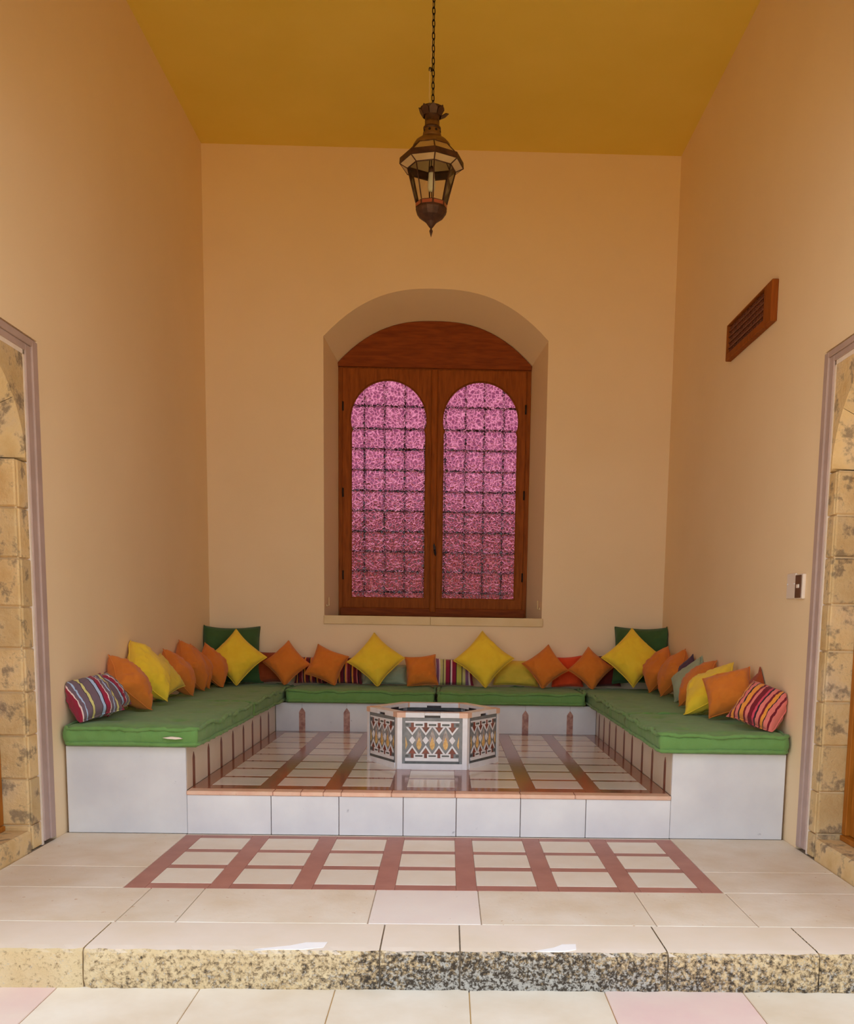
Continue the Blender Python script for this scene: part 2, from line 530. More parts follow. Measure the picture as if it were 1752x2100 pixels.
def arch(cx, hw, z0, zs, rise, p=2.5, n=28):
    pts = [(cx - hw, z0), (cx + hw, z0)]
    for i in range(n + 1):
        u = 1 - 2 * i / n
        pts.append((cx + hw * u, zs + rise * (1 - abs(u) ** p)))
    return pts
niche_f = arch(-0.050, 1.072, 1.350, 3.978, 0.452)
niche_b = arch(-0.066, 0.972, 1.350, 3.872, 0.408)
me = prism('wall_back', [(XL - 0.45, -0.3), (XR + 0.45, -0.3), (XR + 0.45, HC + 0.3), (XL - 0.45, HC + 0.3)], [niche_f], YB, YB + 0.6, 'wall')
wb = tag(link('wall_back', me), 'cream plastered back wall with an arched window niche', kind='structure')
nn = len(niche_f)
vs = [(a, YB, b) for a, b in niche_f] + [(a, YB + 0.56, b) for a, b in niche_b]
fs = [(i, (i + 1) % nn, nn + (i + 1) % nn, nn + i) for i in range(nn)]
link('niche_reveal', mesh_of('niche_reveal', vs, fs, 'wall'), wb)
me = boxes_mesh('ceiling', [(XL - 0.45, XR + 0.45, YF - 0.3, YB + 0.6, HC, HC + 0.3)], 'ceil')
tag(link('ceiling', me), 'ochre yellow painted ceiling the lantern hangs from', kind='structure')
# outer front of the building, either side of the open hall, plus a low lintel added to dim its top
me = boxes_mesh('wall_front', [(-9, XL - 0.45, YF - 0.3, YF + 0.2, -0.3, HC + 1.6), (XR + 0.45, 9, YF - 0.3, YF + 0.2, -0.3, HC + 1.6),
                               (XL - 0.45, XR + 0.45, YF - 0.3, YF + 0.2, 3.80, HC + 1.6)], 'stone')
tag(link('wall_front', me), 'sandstone outer front of the building with a low lintel added to shade the upper hall', kind='structure')

# ------------------------------------------------------------------ floor in front of the platform
fl = link('floor', boxes_mesh('floor', [(XL - 0.45, XR + 0.45, YF + 0.3, YB + 0.6, -0.3, -0.006)], 'mortar'))
tag(fl, 'cream stone floor with an inlaid red grid before the platform', kind='structure')
G = 0.004
def slab(x0, x1, y0, y1, mat='slab', name='slab', z1=0.0, dz=0.045, parent=fl, bev=0.003, jig=0.0015):
    return box(name, x0 + G / 2, x1 - G / 2, y0 + G / 2, y1 - G / 2, z1 - dz + rnd.uniform(-jig, jig), z1 + rnd.uniform(-jig, jig) * 0, mat, parent, bev)
xs = [-1.5 - 0.745, -1.36, -1.095, -0.245, 0.263, 1.05, 1.51, XR]
for i in range(len(xs) - 1):
    slab(xs[i], xs[i + 1], -1.745, -1.205, 'slab_white' if i == 3 else 'slab')
for (a, b) in ((XL, -1.5), (1.5, XR)):
    for (c, d) in ((-1.205, -0.80), (-0.80, 0.0)):
        slab(a, b, c, d)
# the inlaid grid: 7 x 3 cream tiles, red bands between
PX, TW = 0.4135, 0.307
colx = [PX * (i - 3) for i in range(7)]
rowf = [(-0.388, -0.110), (-0.742, -0.460), (-1.112, -0.822)]
for (a, b) in rowf:
    for cx in colx:
        box('tile', cx - TW / 2, cx + TW / 2, a, b, -0.04, 0.0, 'floor_tile', fl, 0.002)
edges = [-1.5] + [colx[0] - TW / 2 + i * PX for i in range(7)]
for i in range(8):
    x0 = -1.5 if i == 0 else colx[i - 1] + TW / 2
    x1 = 1.5 if i == 7 else colx[i] - TW / 2
    box('red_band', x0 + 0.001, x1 - 0.001, -1.203, -0.03, -0.04, -0.0005, 'red_floor', fl, 0.0015)
gaps = [(-0.110, -0.030), (-0.460, -0.388), (-0.822, -0.742), (-1.203, -1.112)]
for (a, b) in gaps:
    for cx in colx:
        box('red_crossband', cx - TW / 2, cx + TW / 2, a + 0.001, b - 0.001, -0.04, -0.0005, 'red_floor', fl, 0.0015)
box('edge_strip', -1.5, 1.5, -0.028, -0.001, -0.04, -0.002, 'slab', fl, 0.001)

# the step: worn kerb stones
kerb = empty('trim_1', (0, YF, ZL), label='worn stone step edge with black and white lichen on its riser', kind='structure')
kx = [-2.69, -1.37, -0.166, 0.163, 1.02, 1.65, 2.67]
def kerb_stone(x0, x1, seed):
    nx = max(6, int((x1 - x0) / 0.03))
    ny, nz = 4, 7
    vs, fs = [], []
    zt, zb, yf, yb = 0.0, ZL - 0.05, YF, -1.750
    prof = [(yb, zt), (yf + 0.18, zt), (yf + 0.06, zt), (yf + 0.015, zt - 0.002), (yf + 0.002, zt - 0.014)]
    for i in range(1, nz + 1):
        prof.append((yf, zt - 0.014 + (zb - zt + 0.014) * i / nz))
    np_ = len(prof)
    for i in range(nx + 1):
        x = x0 + G * 0.8 + (x1 - x0 - G * 1.6) * i / nx
        for j, (y, z) in enumerate(prof):
            if j >= 3:
                rough = 0.25 if x < -1.37 else 1.0
                h = noise.fractal(Vector((x * 16, z * 16, seed)), 1.0, 2.0, 4)
                y = y + rough * (0.010 * h + 0.006 * noise.noise(Vector((x * 55, z * 55, seed + 5))))
                if i in (0, nx):
                    y += 0.008
                if j == 3:
                    z += 0.004 * noise.noise(Vector((x * 20, 3, seed)))
            vs.append((x, y, z))
    for i in range(nx):
        for j in range(np_ - 1):
            a = i * np_ + j
            fs.append((a, a + 1, a + np_ + 1, a + np_))
    fs.append(tuple(range(np_))[::-1])
    fs.append(tuple(nx * np_ + j for j in range(np_)))
    me = mesh_of('kerb_stone', vs, fs, 'kerb')
    link('kerb_stone', me, kerb, (0, 0, 0))
for i in range(len(kx) - 1):
    kerb_stone(kx[i], kx[i + 1], i * 3.7)
link('kerb_bed', boxes_mesh('kerb_bed', [(-2.68, 2.66, YF + 0.022, -1.76, ZL - 0.05, -0.008)], 'mortar'), kerb, (0, 0, 0))
# two white mended chips on the step edge
for cx, w in ((-0.50, 0.20), (0.58, 0.13)):
    pts = [(cx - w * 0.9, -2.092), (cx - w * 0.2, -2.045), (cx + w * 0.1, -2.005), (cx + w * 0.55, -2.0), (cx + w * 0.5, -2.065), (cx + w * 0.1, -2.088)]
    me = prism('white_chip', pts, [], -0.004, 0.0015, 'white_fill', 'z')
    tag(link('white_chip', me, kerb, (0, 0, 0)), 'white mended patch')

# lower pavement and the courtyard behind the viewer
fl2 = link('floor.001', boxes_mesh('floor_low', [(-9, 9, -16, YF + 0.35, ZL - 0.3, ZL - 0.008)], 'bounce_ground'))
tag(fl2, 'lower pavement of large pale stone slabs below the step', kind='structure')
lx = [-2.9, -2.2, -1.478, -0.898, -0.347, 0.202, 0.760, 1.336, 2.0, 2.7]
lm = ['slab_low', 'slab_low', 'slab_pink', 'slab_low', 'slab_low', 'slab_low', 'slab_low', 'slab_pink', 'slab_low', 'slab_low']
lm = ['slab_low', 'slab_pink', 'slab_low', 'slab_low', 'slab_low', 'slab_low', 'slab_pink', 'slab_low', 'slab_low']
for i in range(len(lx) - 1):
    slab(lx[i], lx[i + 1], -3.05, YF + 0.02, lm[i], 'slab', ZL, 0.05, fl2)
for i in range(8):
    slab(-2.9 + i * 0.7, -2.2 + i * 0.7, -3.95, -3.05, 'slab_low', 'slab', ZL, 0.05, fl2)

# ------------------------------------------------------------------ raised platform
pf = empty('raised_platform', (0, 0, 0), label='low marble platform with a white tile and red band floor', cat='platform')
link('core', boxes_mesh('core', [(-1.499, 1.499, 0.02, YP - 0.001, 0.0, HP - 0.004)], 'grout'), pf, (0, 0, 0))
rx = [-1.5, -0.983, -0.565, -0.167, 0.162, 0.562, 0.970, 1.5]
for i in range(7):
    box('riser_slab', rx[i] + 0.002, rx[i + 1] - 0.002, rnd.uniform(-0.001, 0.001), 0.02, 0.0, HP - 0.028, 'marble', pf, 0.002)
nx_ = [-1.5, -0.97, -0.80, -0.66, -0.55, -0.24, 0.155, 0.56, 0.9, 1.5]
for i in range(len(nx_) - 1):
    box('nosing', nx_[i] + 0.001, nx_[i + 1] - 0.001, -0.010, 0.09, HP - 0.027, HP - 0.001, 'pink', pf, 0.004)
rowp = [(0.215 + 0.3565 * i, 0.215 + 0.3565 * i + 0.293) for i in range(8)]
for (a, b) in rowp:
    for cx in colx:
        box('tile', cx - TW / 2, cx + TW / 2, a, b, HP - 0.03, HP, 'tile', pf, 0.0015)
for i in range(8):
    x0 = -1.5 if i == 0 else colx[i - 1] + TW / 2
    x1 = 1.5 if i == 7 else colx[i] - TW / 2
    box('red_band', x0 + 0.001, x1 - 0.001, 0.091, YP, HP - 0.03, HP - 0.0006, 'red_band', pf, 0.0012)
gy = [0.091] + [v for ab in rowp for v in ab] + [YP]
for i in range(9):
    a, b = gy[2 * i], gy[2 * i + 1]
    for cx in colx:
        box('red_crossband', cx - TW / 2, cx + TW / 2, a + 0.001, b - 0.001, HP - 0.03, HP - 0.0006, 'red_band', pf, 0.0012)

# ------------------------------------------------------------------ marble benches
def strip_mesh(w, h, mat):
    key = ('strip', w, h, mat)
    if key not in _cache:
        pts = [(-w / 2, 0), (w / 2, 0), (w / 2, h - w * 0.75), (w * 0.33, h - w * 0.45), (0, h), (-w * 0.33, h - w * 0.45), (-w / 2, h - w * 0.75)]
        _cache[key] = prism('inlay_strip', pts, [], -0.003, 0.003, mat)
    return _cache[key]

def side_bench(s, x_in, x_out, lab, strips):
    b = empty('marble_bench', ((x_in + x_out) / 2, 0.0, 0), label=lab, cat='bench', group='marble benches around the platform')
    xi = x_in - s * 0.012 * -1
    a, c = sorted((x_in + s * 0.018, x_out))
    link('core', boxes_mesh('core', [(a, c, 0.02, YB, 0.0, HB - 0.012)], 'marble_warm'), b)
    b.children[0].location = -b.location
    lo, hi = sorted((x_in, x_out - s * 0.005))
    box('front_panel', lo, hi, 0.0, 0.02, 0.0, HB - 0.001, 'marble', b, 0.003)
    lo2, hi2 = sorted((x_in + s * 0.018, x_out - s * 0.002))
    box('seat_slab', lo2, hi2, 0.02, YB - 0.002, HB - 0.012, HB, 'marble_warm', b, 0.002)
    cuts = [0.021] + strips + [YP]
    for i in range(len(cuts) - 1):
        if cuts[i + 1] - cuts[i] < 0.05:
            continue
        lo, hi = sorted((x_in, x_in + s * 0.018))
        box('side_panel', lo, hi, cuts[i] + 0.001, cuts[i + 1] - 0.001, HP, HB - 0.001, 'marble_warm', b, 0.0015)
    for y in strips:
        o = link('inlay_strip', strip_mesh(0.05, 0.215, 'strip_dark'), b, (x_in, y, HP + 0.001))
        o.rotation_euler = (0, 0, PI / 2)
    return b
side_bench(-1, -1.5, XL + 0.012, 'left marble bench with upright dark red strips along its side', [0.18, 0.565, 0.935, 1.315, 1.69, 2.045, 2.40, 2.77])
side_bench(1, 1.5, XR - 0.012, 'right marble bench with upright dark red strips along its side', [0.20, 0.59, 0.935, 1.325, 1.66, 2.045, 2.36, 2.66, 2.94])
bb = empty('marble_bench', (0, (YP + YB) / 2, HP), label='back marble bench with pointed red strips, under the window', cat='bench', group='marble benches around the platform')
link('core', boxes_mesh('core', [(-1.47, 1.47, YP + 0.018, YB - 0.004, HP - 0.01, HB - 0.012)], 'marble_warm'), bb, (0, 0, 0))
box('seat_slab', -1.47, 1.47, YP + 0.018, YB - 0.004, HB - 0.012, HB, 'marble_warm', bb, 0.002)
bs = [-1.252, -0.837, -0.417, 0.0, 0.417, 0.833, 1.252]
cuts = [-1.498] + bs + [1.498]
for i in range(len(cuts) - 1):
    box('front_panel', cuts[i] + 0.0008, cuts[i + 1] - 0.0008, YP, YP + 0.018, HP, HB - 0.001, 'marble', bb, 0.001)
for x in bs:
    link('inlay_strip', strip_mesh(0.058, 0.222, 'strip'), bb, (x, YP, HP + 0.001))

# ------------------------------------------------------------------ mattresses
def mattress(x0, x1, y0, y1, z0, z1, label, seed, tufts):
    root = empty('mattress', ((x0 + x1) / 2, (y0 + y1) / 2, z0), label=label, cat='mattress', group='green mattresses on the marble benches')
    wx, wy, wz = x1 - x0, y1 - y0, z1 - z0
    nx, ny, nz = max(10, int(wx / 0.026)), max(10, int(wy / 0.026)), 6
    ins = 0.024
    idx, vs, fs = {}, [], []
    def vert(i, j, k):
        key = (i, j, k)
        if key in idx: return idx[key]
        u, v, w = i / nx, j / ny, k / nz
        x = x0 + ins + (wx - 2 * ins) * u
        y = y0 + ins + (wy - 2 * ins) * v
        z = z0 + 0.002 + (wz - 0.002) * w
        de = min(u * wx, (1 - u) * wx, v * wy, (1 - v) * wy)
        if k == nz:
            z -= 0.024 * math.exp(-de / 0.03)
            z += 0.007 * noise.noise(Vector((x * 6, y * 6, seed))) + 0.004 * noise.noise(Vector((x * 17, y * 17, seed)))
            for (tx, ty) in tufts:
                d = math.hypot(x - (x0 + tx * wx), y - (y0 + ty * wy))
                z -= 0.022 * math.exp(-(d / 0.045) ** 2) + 0.008 * math.exp(-(d / 0.14) ** 2)
        elif k == 0:
            pass
        side = math.sin(PI * w)
        push = 0.013 * side + 0.010 * noise.noise(Vector((x * 16 + y * 16, w * 1.2, seed + 9))) * side + 0.007 * noise.noise(Vector((x * 34 + y * 34, w * 0.8, seed + 4))) * side
        if i == 0: x -= push
        if i == nx: x += push
        if j == 0: y -= push
        if j == ny: y += push
        idx[key] = len(vs)
        vs.append((x, y, z))
        return idx[key]
    for i in range(nx):
        for j in range(ny):
            fs.append((vert(i, j, nz), vert(i + 1, j, nz), vert(i + 1, j + 1, nz), vert(i, j + 1, nz)))
            fs.append((vert(i, j, 0), vert(i, j + 1, 0), vert(i + 1, j + 1, 0), vert(i + 1, j, 0)))
    for k in range(nz):
        for i in range(nx):
            fs.append((vert(i, 0, k), vert(i + 1, 0, k), vert(i + 1, 0, k + 1), vert(i, 0, k + 1)))
            fs.append((vert(i, ny, k), vert(i, ny, k + 1), vert(i + 1, ny, k + 1), vert(i + 1, ny, k)))
        for j in range(ny):
            fs.append((vert(0, j, k), vert(0, j, k + 1), vert(0, j + 1, k + 1), vert(0, j + 1, k)))
            fs.append((vert(nx, j, k), vert(nx, j + 1, k), vert(nx, j + 1, k + 1), vert(nx, j, k + 1)))
    me = mesh_of('body', vs, fs, 'green', True)
    link('body', me, root, (0, 0, 0))
    # rolled, hand-stitched edges
    for (zc, nm, rr) in ((z1 - 0.020, 'top_rolled_edge', 0.014), (z0 + 0.017, 'bottom_rolled_edge', 0.013)):
        pts, rads = [], []
        c = 0.045
        per = []
        def seg(ax, ay, bx, by, n):
            for q in range(n):
                t = q / n
                per.append((ax + (bx - ax) * t, ay + (by - ay) * t))
        def arc(cx, cy, a0):
            for q in range(5):
                a = a0 + (PI / 2) * q / 5
                per.append((cx + c * math.cos(a), cy + c * math.sin(a)))
        e = 0.013
        X0, X1, Y0, Y1 = x0 + e, x1 - e, y0 + e, y1 - e
        seg(X0 + c, Y0, X1 - c, Y0, max(8, int(wx / 0.022)))
        arc(X1 - c, Y0 + c, -PI / 2)
        seg(X1, Y0 + c, X1, Y1 - c, max(8, int(wy / 0.022)))
        arc(X1 - c, Y1 - c, 0)
        seg(X1 - c, Y1, X0 + c, Y1, max(8, int(wx / 0.022)))
        arc(X0 + c, Y1 - c, PI / 2)
        seg(X0, Y1 - c, X0, Y0 + c, max(8, int(wy / 0.022)))
        arc(X0 + c, Y0 + c, PI)
        for q, (x, y) in enumerate(per):
            n1 = noise.noise(Vector((x * 7, y * 7, seed + zc * 10)))
            n2 = noise.noise(Vector((x * 30, y * 30, seed + 3)))
            pts.append((x + 0.010 * n2, y + 0.010 * n2, zc + (0.022 * n1 + 0.006 * n2 - 0.004 if nm[0] == 't' else 0.006 * n1 + 0.003)))
            rads.append(rr * (1 + 0.25 * n2 - (0.30 if q % 5 == 0 else 0)))
        link(nm, tube_mesh(nm, pts, rr, 'green', 8, True, rads), root, (0, 0, 0))
    return root
tf = [(0.25, 0.2), (0.75, 0.2), (0.25, 0.5), (0.75, 0.5), (0.25, 0.8), (0.75, 0.8)]
ml = mattress(XL + 0.012, -1.405, -0.055, 1.715, HB + 0.002, 0.680, 'green mattress at the front of the left bench, stuffing showing at a tear', 1.0, tf)
mattress(XL + 0.012, -1.415, 1.735, YB - 0.012, HB + 0.002, 0.676, 'green mattress at the back of the left bench, reaching the corner', 2.0, tf)
mr_ = mattress(1.395, XR - 0.010, -0.055, 1.165, HB + 0.002, 0.680, 'green mattress at the front of the right bench, under the red striped cushion', 3.0, tf)
mattress(1.405, XR - 0.010, 1.185, YB - 0.012, HB + 0.002, 0.676, 'green mattress at the back of the right bench, reaching the corner', 4.0, tf)
tfb = [(0.2, 0.35), (0.5, 0.35), (0.8, 0.35)]
mattress(-1.402, -0.012, 3.055, YB - 0.012, HB + 0.002, 0.676, 'green mattress on the left half of the back bench', 5.0, tfb)
mattress(0.0, 1.392, 3.055, YB - 0.012, HB + 0.002, 0.676, 'green mattress on the right half of the back bench', 6.0, tfb)
# stuffing showing through a tear
tp = [(-1.62, 0.605), (-1.57, 0.612), (-1.52, 0.608), (-1.50, 0.600), (-1.54, 0.596), (-1.59, 0.599)]
tag(link('torn_patch', prism('torn_patch', tp, [], -0.070, -0.052, 'plaster_line'), ml, (0, 0, 0)), 'pale stuffing in a tear')

# ------------------------------------------------------------------ cushions
ZM = 0.679
def cushion(label, mat, c, az, el, roll, size, thick, seed, group=None, name='cushion', pinch=0.10, zmin=ZM, pipe=None, fold=0.35, fringe=False):
    if not isinstance(size, tuple): size = (size, size)
    az, el, roll = R(az), R(el), R(roll)
    n = Vector((math.cos(el) * math.cos(az), math.cos(el) * math.sin(az), math.sin(el)))
    rt = Vector((0, 0, 1)).cross(n).normalized()
    up = n.cross(rt)
    e1 = rt * math.cos(roll) + up * math.sin(roll)
    e2 = -rt * math.sin(roll) + up * math.cos(roll)
    nh = Vector((n.x, n.y, 0)).normalized()
    c = Vector(c)
    sx, sy = size[0] / 2, size[1] / 2
    sag = -up
    N = 22
    def P(u, v, s):
        pu = 1 - pinch * (1 - v * v) ** 1.0 * abs(u) ** 3
        pv = 1 - pinch * (1 - u * u) ** 1.0 * abs(v) ** 3
        x, y = sx * u * pu, sy * v * pv
        f = max(0.0, (1 - u * u) * (1 - v * v))
        prof = f ** 0.42
        rr = Vector((u * 2.2, v * 2.2, seed * 3.1 + s))
        h = thick * 0.70 * prof * (1 + 0.10 * noise.noise(rr))
        ed = (1 - f) * f * 4
        h += thick * 0.11 * ed * noise.noise(Vector((u * 6.5, v * 6.5, seed * 1.7 + s * 2)))
        # folds running in from the corners
        a = math.atan2(v, u)
        h += thick * 0.025 * ed * math.sin(a * 14 + seed * 5 + 3 * noise.noise(Vector((u * 3, v * 3, seed))))
        w = c + e1 * x + e2 * y + n * (s * h)
        # whole cushion sags and bends softly
        w = w + n * (0.05 * size[0] * noise.noise(Vector((u * 1.1, v * 1.1, seed + 20))))
        low = -(e1 * x + e2 * y).dot(up) / max(sx, sy)
        if s > 0 and low > 0: w = w + n * (0.02 * low * prof * size[0])
        zl = zmin + 0.003 + 0.002 * s
        if w.z < zl + 0.02:
            d = (zl + 0.02 - w.z)
            w = w + nh * (d * fold * (1 if s >= 0 else -0.2))
            w.z = zl + 0.02 * math.exp(-d / 0.02) * 1.0
        m_ = 0.012 - 0.004 * s
        w.x = min(max(w.x, XL + m_), XR - m_)
        w.y = min(w.y, YB - m_)
        return w
    vs, fs, uvs, idx = [], [], [], {}
    def vid(i, j, s):
        key = (i, j, 0 if i in (0, N) or j in (0, N) else s)
        if key not in idx:
            u = math.sin((2 * i / N - 1) * PI / 2) * 0.35 + (2 * i / N - 1) * 0.65
            v = math.sin((2 * j / N - 1) * PI / 2) * 0.35 + (2 * j / N - 1) * 0.65
            idx[key] = len(vs)
            vs.append(P(u, v, key[2]))
            uvs.append(((u + 1) / 2, (v + 1) / 2))
        return idx[key]
    for i in range(N):
        for j in range(N):
            q = [(i, j), (i + 1, j), (i + 1, j + 1), (i, j + 1)]
            fs.append(tuple(vid(a, b, 1) for a, b in q))
            fs.append(tuple(vid(a, b, -1) for a, b in reversed(q)))
    zlow = min(v.z for v in vs)
    base = Vector((c.x, c.y, zlow))
    me = mesh_of(name, [v - base for v in vs], fs, mat, True)
    ul = me.uv_layers.new(name='UVMap')
    for lp in me.loops:
        ul.data[lp.index].uv = uvs[lp.vertex_index]
    o = link(name, me, None, base)
    tag(o, label, 'cushion', group)
    ring = [(i, 0) for i in range(N)] + [(N, j) for j in range(N)] + [(N - i, N) for i in range(N)] + [(0, N - j) for j in range(N)]
    pts = [vs[idx[(i, j, 0)]] - base for i, j in ring]
    pm = tube_mesh('piping', pts, 0.0042, pipe or mat, 6, True)
    uvp = pm.uv_layers.new(name='UVMap')
    ru = [uvs[idx[(i, j, 0)]] for i, j in ring]
    for lp in pm.loops:
        uvp.data[lp.index].uv = ru[lp.vertex_index // 6]
    link('piping', pm, o, (0, 0, 0), True)
    if fringe:
        zt_ = max(p.z for p in pts)
        fv, ff = [], []
        for q, p in enumerate(pts):
            if p.z < zt_ - 0.13: continue
            for t in (0.0, 0.5):
                p0 = p.lerp(pts[(q + 1) % len(pts)], t)
                out_ = ((p0 + base - c).normalized() + n * 0.5 * noise.noise(p0 * 40)).normalized()
                p1 = p0 + out_ * 0.022 + Vector((0, 0, -0.004))
                sd = out_.cross(n).normalized() * 0.0022
                b_ = len(fv)
                fv += [p0 - sd, p0 + sd, p0 + n * 0.004, p1 - sd, p1 + sd, p1 + n * 0.004]
                ff += [(b_, b_ + 1, b_ + 4, b_ + 3), (b_ + 1, b_ + 2, b_ + 5, b_ + 4), (b_ + 2, b_, b_ + 3, b_ + 5), (b_ + 3, b_ + 4, b_ + 5)]
        tag(link('fringe', mesh_of('fringe', fv, ff, mat), o, (0, 0, 0), True), 'short dark and pale fringe', kind='stuff')
    return o

GO, GY, GG, GS = 'orange cushions on the benches', 'yellow cushions on the benches', 'dark green corner cushions', 'striped cushions on the benches'
A = -90
# left bench, front to back
cushion('grey cushion with maroon and blue stripes, at the front end of the left bench', 'stripe_grey', (-2.125, 0.15, 0.820), -50, 38, 16, (0.31, 0.29), 0.15, 1, GS)
cushion('grey striped cushion squeezed against the wall behind the front left striped one', 'stripe_grey', (-2.120, 0.43, 0.822), -28, 34, 18, 0.26, 0.13, 2, GS)
cushion('orange cushion leaning next to the grey striped cushions', 'orange', (-2.088, 0.80, 0.868), 0, 36, 45, 0.335, 0.165, 3, GO)
cushion('yellow cushion leaning on the left wall between orange ones', 'yellow', (-2.100, 1.25, 0.930), -14, 36, 43, 0.385, 0.16, 4, GY)
cushion('second yellow cushion mostly hidden behind the one on the left wall', 'yellow_pale', (-2.10, 1.60, 0.865), -30, 30, 20, 0.31, 0.10, 5, GY)
cushion('orange cushion on the left wall just behind the yellow pair', 'orange', (-2.085, 2.0, 0.870), 2, 30, 45, 0.315, 0.15, 6, GO)
cushion('tallest orange cushion of the back three on the left wall', 'orange', (-2.105, 2.50, 0.903), -8, 26, 45, 0.345, 0.16, 7, GO)
cushion('orange cushion almost hidden between two others by the left corner', 'orange', (-2.11, 2.80, 0.878), -18, 24, 45, 0.31, 0.09, 8, GO)
cushion('orange cushion on the left wall nearest the corner, before the yellow diamond', 'orange', (-2.05, 3.06, 0.870), -26, 24, 45, 0.33, 0.12, 9, GO)
# left corner
cushion('large dark green cushion upright in the left corner', 'green_dark', (-1.985, 3.56, 0.952), -64, 12, -1, 0.575, 0.13, 10, GG)
cushion('bright yellow diamond cushion before the dark green one in the left corner', 'yellow', (-1.890, 3.29, 0.943), -82, 22, 46, 0.40, 0.15, 11, GY)
# back bench
cushion('rust cushion tucked beside the yellow diamond of the left corner', 'rust', (-1.62, 3.655, 0.838), A, 12, 2, 0.31, 0.11, 12, GO)
cushion('first orange diamond cushion from the left on the back bench', 'orange', (-1.452, 3.49, 0.885), A, 20, 43, 0.325, 0.13, 13, GO)
cushion('maroon and orange striped cushion behind the first orange diamond of the back bench', 'stripe_dark', (-1.245, 3.675, 0.812), A, 10, 0, (0.31, 0.27), 0.10, 14, GS)
cushion('maroon and orange striped cushion half hidden left of the middle yellow diamond', 'stripe_dark', (-0.905, 3.675, 0.812), A, 10, 0, (0.33, 0.27), 0.10, 15, GS)
cushion('tilted orange cushion between an orange diamond and a yellow diamond', 'orange', (-1.07, 3.50, 0.872), A, 20, -22, 0.325, 0.13, 16, GO)
cushion('yellow diamond cushion under the left half of the window', 'yellow', (-0.592, 3.47, 0.930), A, 22, 50, 0.395, 0.15, 17, GY)
cushion('flat sage green cushion behind the yellow diamond under the window', 'sage', (-0.515, 3.67, 0.775), A, 16, 0, (0.44, 0.20), 0.10, 18)
cushion('upright square orange cushion in the middle of the back bench', 'orange', (-0.155, 3.50, 0.830), A, 16, 6, 0.30, 0.13, 19, GO)
cushion('pink, purple and yellow striped cushion right of the middle orange square', 'stripe_bright', (0.155, 3.66, 0.812), A, 12, 0, (0.40, 0.27), 0.11, 20, GS)
cushion('yellow diamond cushion under the right half of the window', 'yellow', (0.447, 3.47, 0.950), A, 22, 48, 0.415, 0.15, 21, GY)
cushion('mustard cushion lying behind the yellow diamond and an orange diamond', 'yellow_pale', (0.775, 3.665, 0.815), A, 14, -2, (0.44, 0.26), 0.11, 22, GY)
cushion('orange diamond cushion beside the mustard cushion on the back bench', 'orange', (1.045, 3.49, 0.885), A, 20, 37, 0.325, 0.13, 23, GO)
cushion('vermilion red cushion peeping out between two orange diamonds', 'red', (1.275, 3.675, 0.830), A, 10, 3, 0.31, 0.10, 24)
cushion('orange diamond cushion nearest the right corner on the back bench', 'orange', (1.483, 3.49, 0.875), A, 20, 49, 0.315, 0.13, 25, GO)
cushion('dark maroon cushion in shade beside the yellow diamond of the right corner', 'maroon', (1.64, 3.675, 0.845), A, 10, 4, 0.32, 0.10, 26)
# right corner
cushion('large dark green cushion upright in the right corner', 'green_dark', (1.985, 3.56, 1.005), -116, 12, 1, 0.575, 0.13, 27, GG)
cushion('bright yellow diamond cushion before the dark green one in the right corner', 'yellow', (1.848, 3.27, 0.997), -95, 22, 46, 0.42, 0.15, 28, GY)
# right bench, back to front
cushion('orange cushion on the right wall nearest the corner', 'orange', (2.05, 3.04, 0.900), 206, 24, 45, 0.335, 0.15, 29, GO)
cushion('creased orange cushion, second from the right corner on the right wall', 'orange', (2.085, 2.60, 0.893), 186, 26, 45, 0.335, 0.15, 30, GO)
cushion('plum cushion with only its tip showing behind the pale sage one', 'purple', (2.135, 2.37, 0.885), 204, 22, 45, 0.28, 0.07, 31)
cushion('pale sage cushion with fringed top leaning on the right wall', 'sage', (2.10, 2.12, 0.865), 204, 34, 45, 0.32, 0.09, 32, fringe=True)
cushion('orange cushion leaning between the pale sage and yellow ones', 'orange', (2.065, 1.66, 0.868), 192, 40, 45, 0.335, 0.14, 33, GO)
cushion('yellow cushion leaning far back on the right bench', 'yellow', (1.995, 1.06, 0.866), 200, 46, 45, 0.39, 0.14, 34, GY)
cushion('large orange cushion in front of the yellow one on the right bench', 'orange', (2.04, 0.71, 0.870), 238, 34, 20, 0.33, 0.15, 35, GO)
cushion('rust cushion squeezed against the right wall behind the large orange one', 'rust', (2.175, 0.60, 0.865), 196, 20, 45, 0.28, 0.06, 36, GO)
cushion('red, orange and pink striped cushion at the front end of the right bench', 'stripe_red', (2.098, 0.17, 0.820), 236, 40, -20, (0.335, 0.31), 0.15, 37, GS)

# ------------------------------------------------------------------ hexagonal marble basin
HX, HY, SH, TH = -0.005, 1.363, 0.497, 0.407
fo = empty('hexagonal_basin', (HX, HY, HP), label='hexagonal marble basin with inlaid geometric panels, centre of the platform', cat='basin')
def hexring(s, z):
    return [(s * math.cos(R(60 * k)), s * math.sin(R(60 * k)), z) for k in range(6)]
def hexloft(name, rings, mat, cap_b=True, cap_t=True):
    vs, fs = [], []
    for s, z in rings: vs += hexring(s, z)
    for i in range(len(rings) - 1):
        for k in range(6):
            k2 = (k + 1) % 6
            fs.append((i * 6 + k, i * 6 + k2, (i + 1) * 6 + k2, (i + 1) * 6 + k))
    if cap_b: fs.append(tuple(range(6))[::-1])
    if cap_t: fs.append(tuple((len(rings) - 1) * 6 + k for k in range(6)))
    return mesh_of(name, vs, fs, mat)
link('core', hexloft('core', [(SH - 0.022, 0.0), (SH - 0.022, 0.30)], 'inlay_grey'), fo, (0, 0, 0), True)
link('basin_floor', hexloft('basin_floor', [(SH - 0.10, 0.30), (SH - 0.10, 0.335)], 'marble_warm'), fo, (0, 0, 0), True)
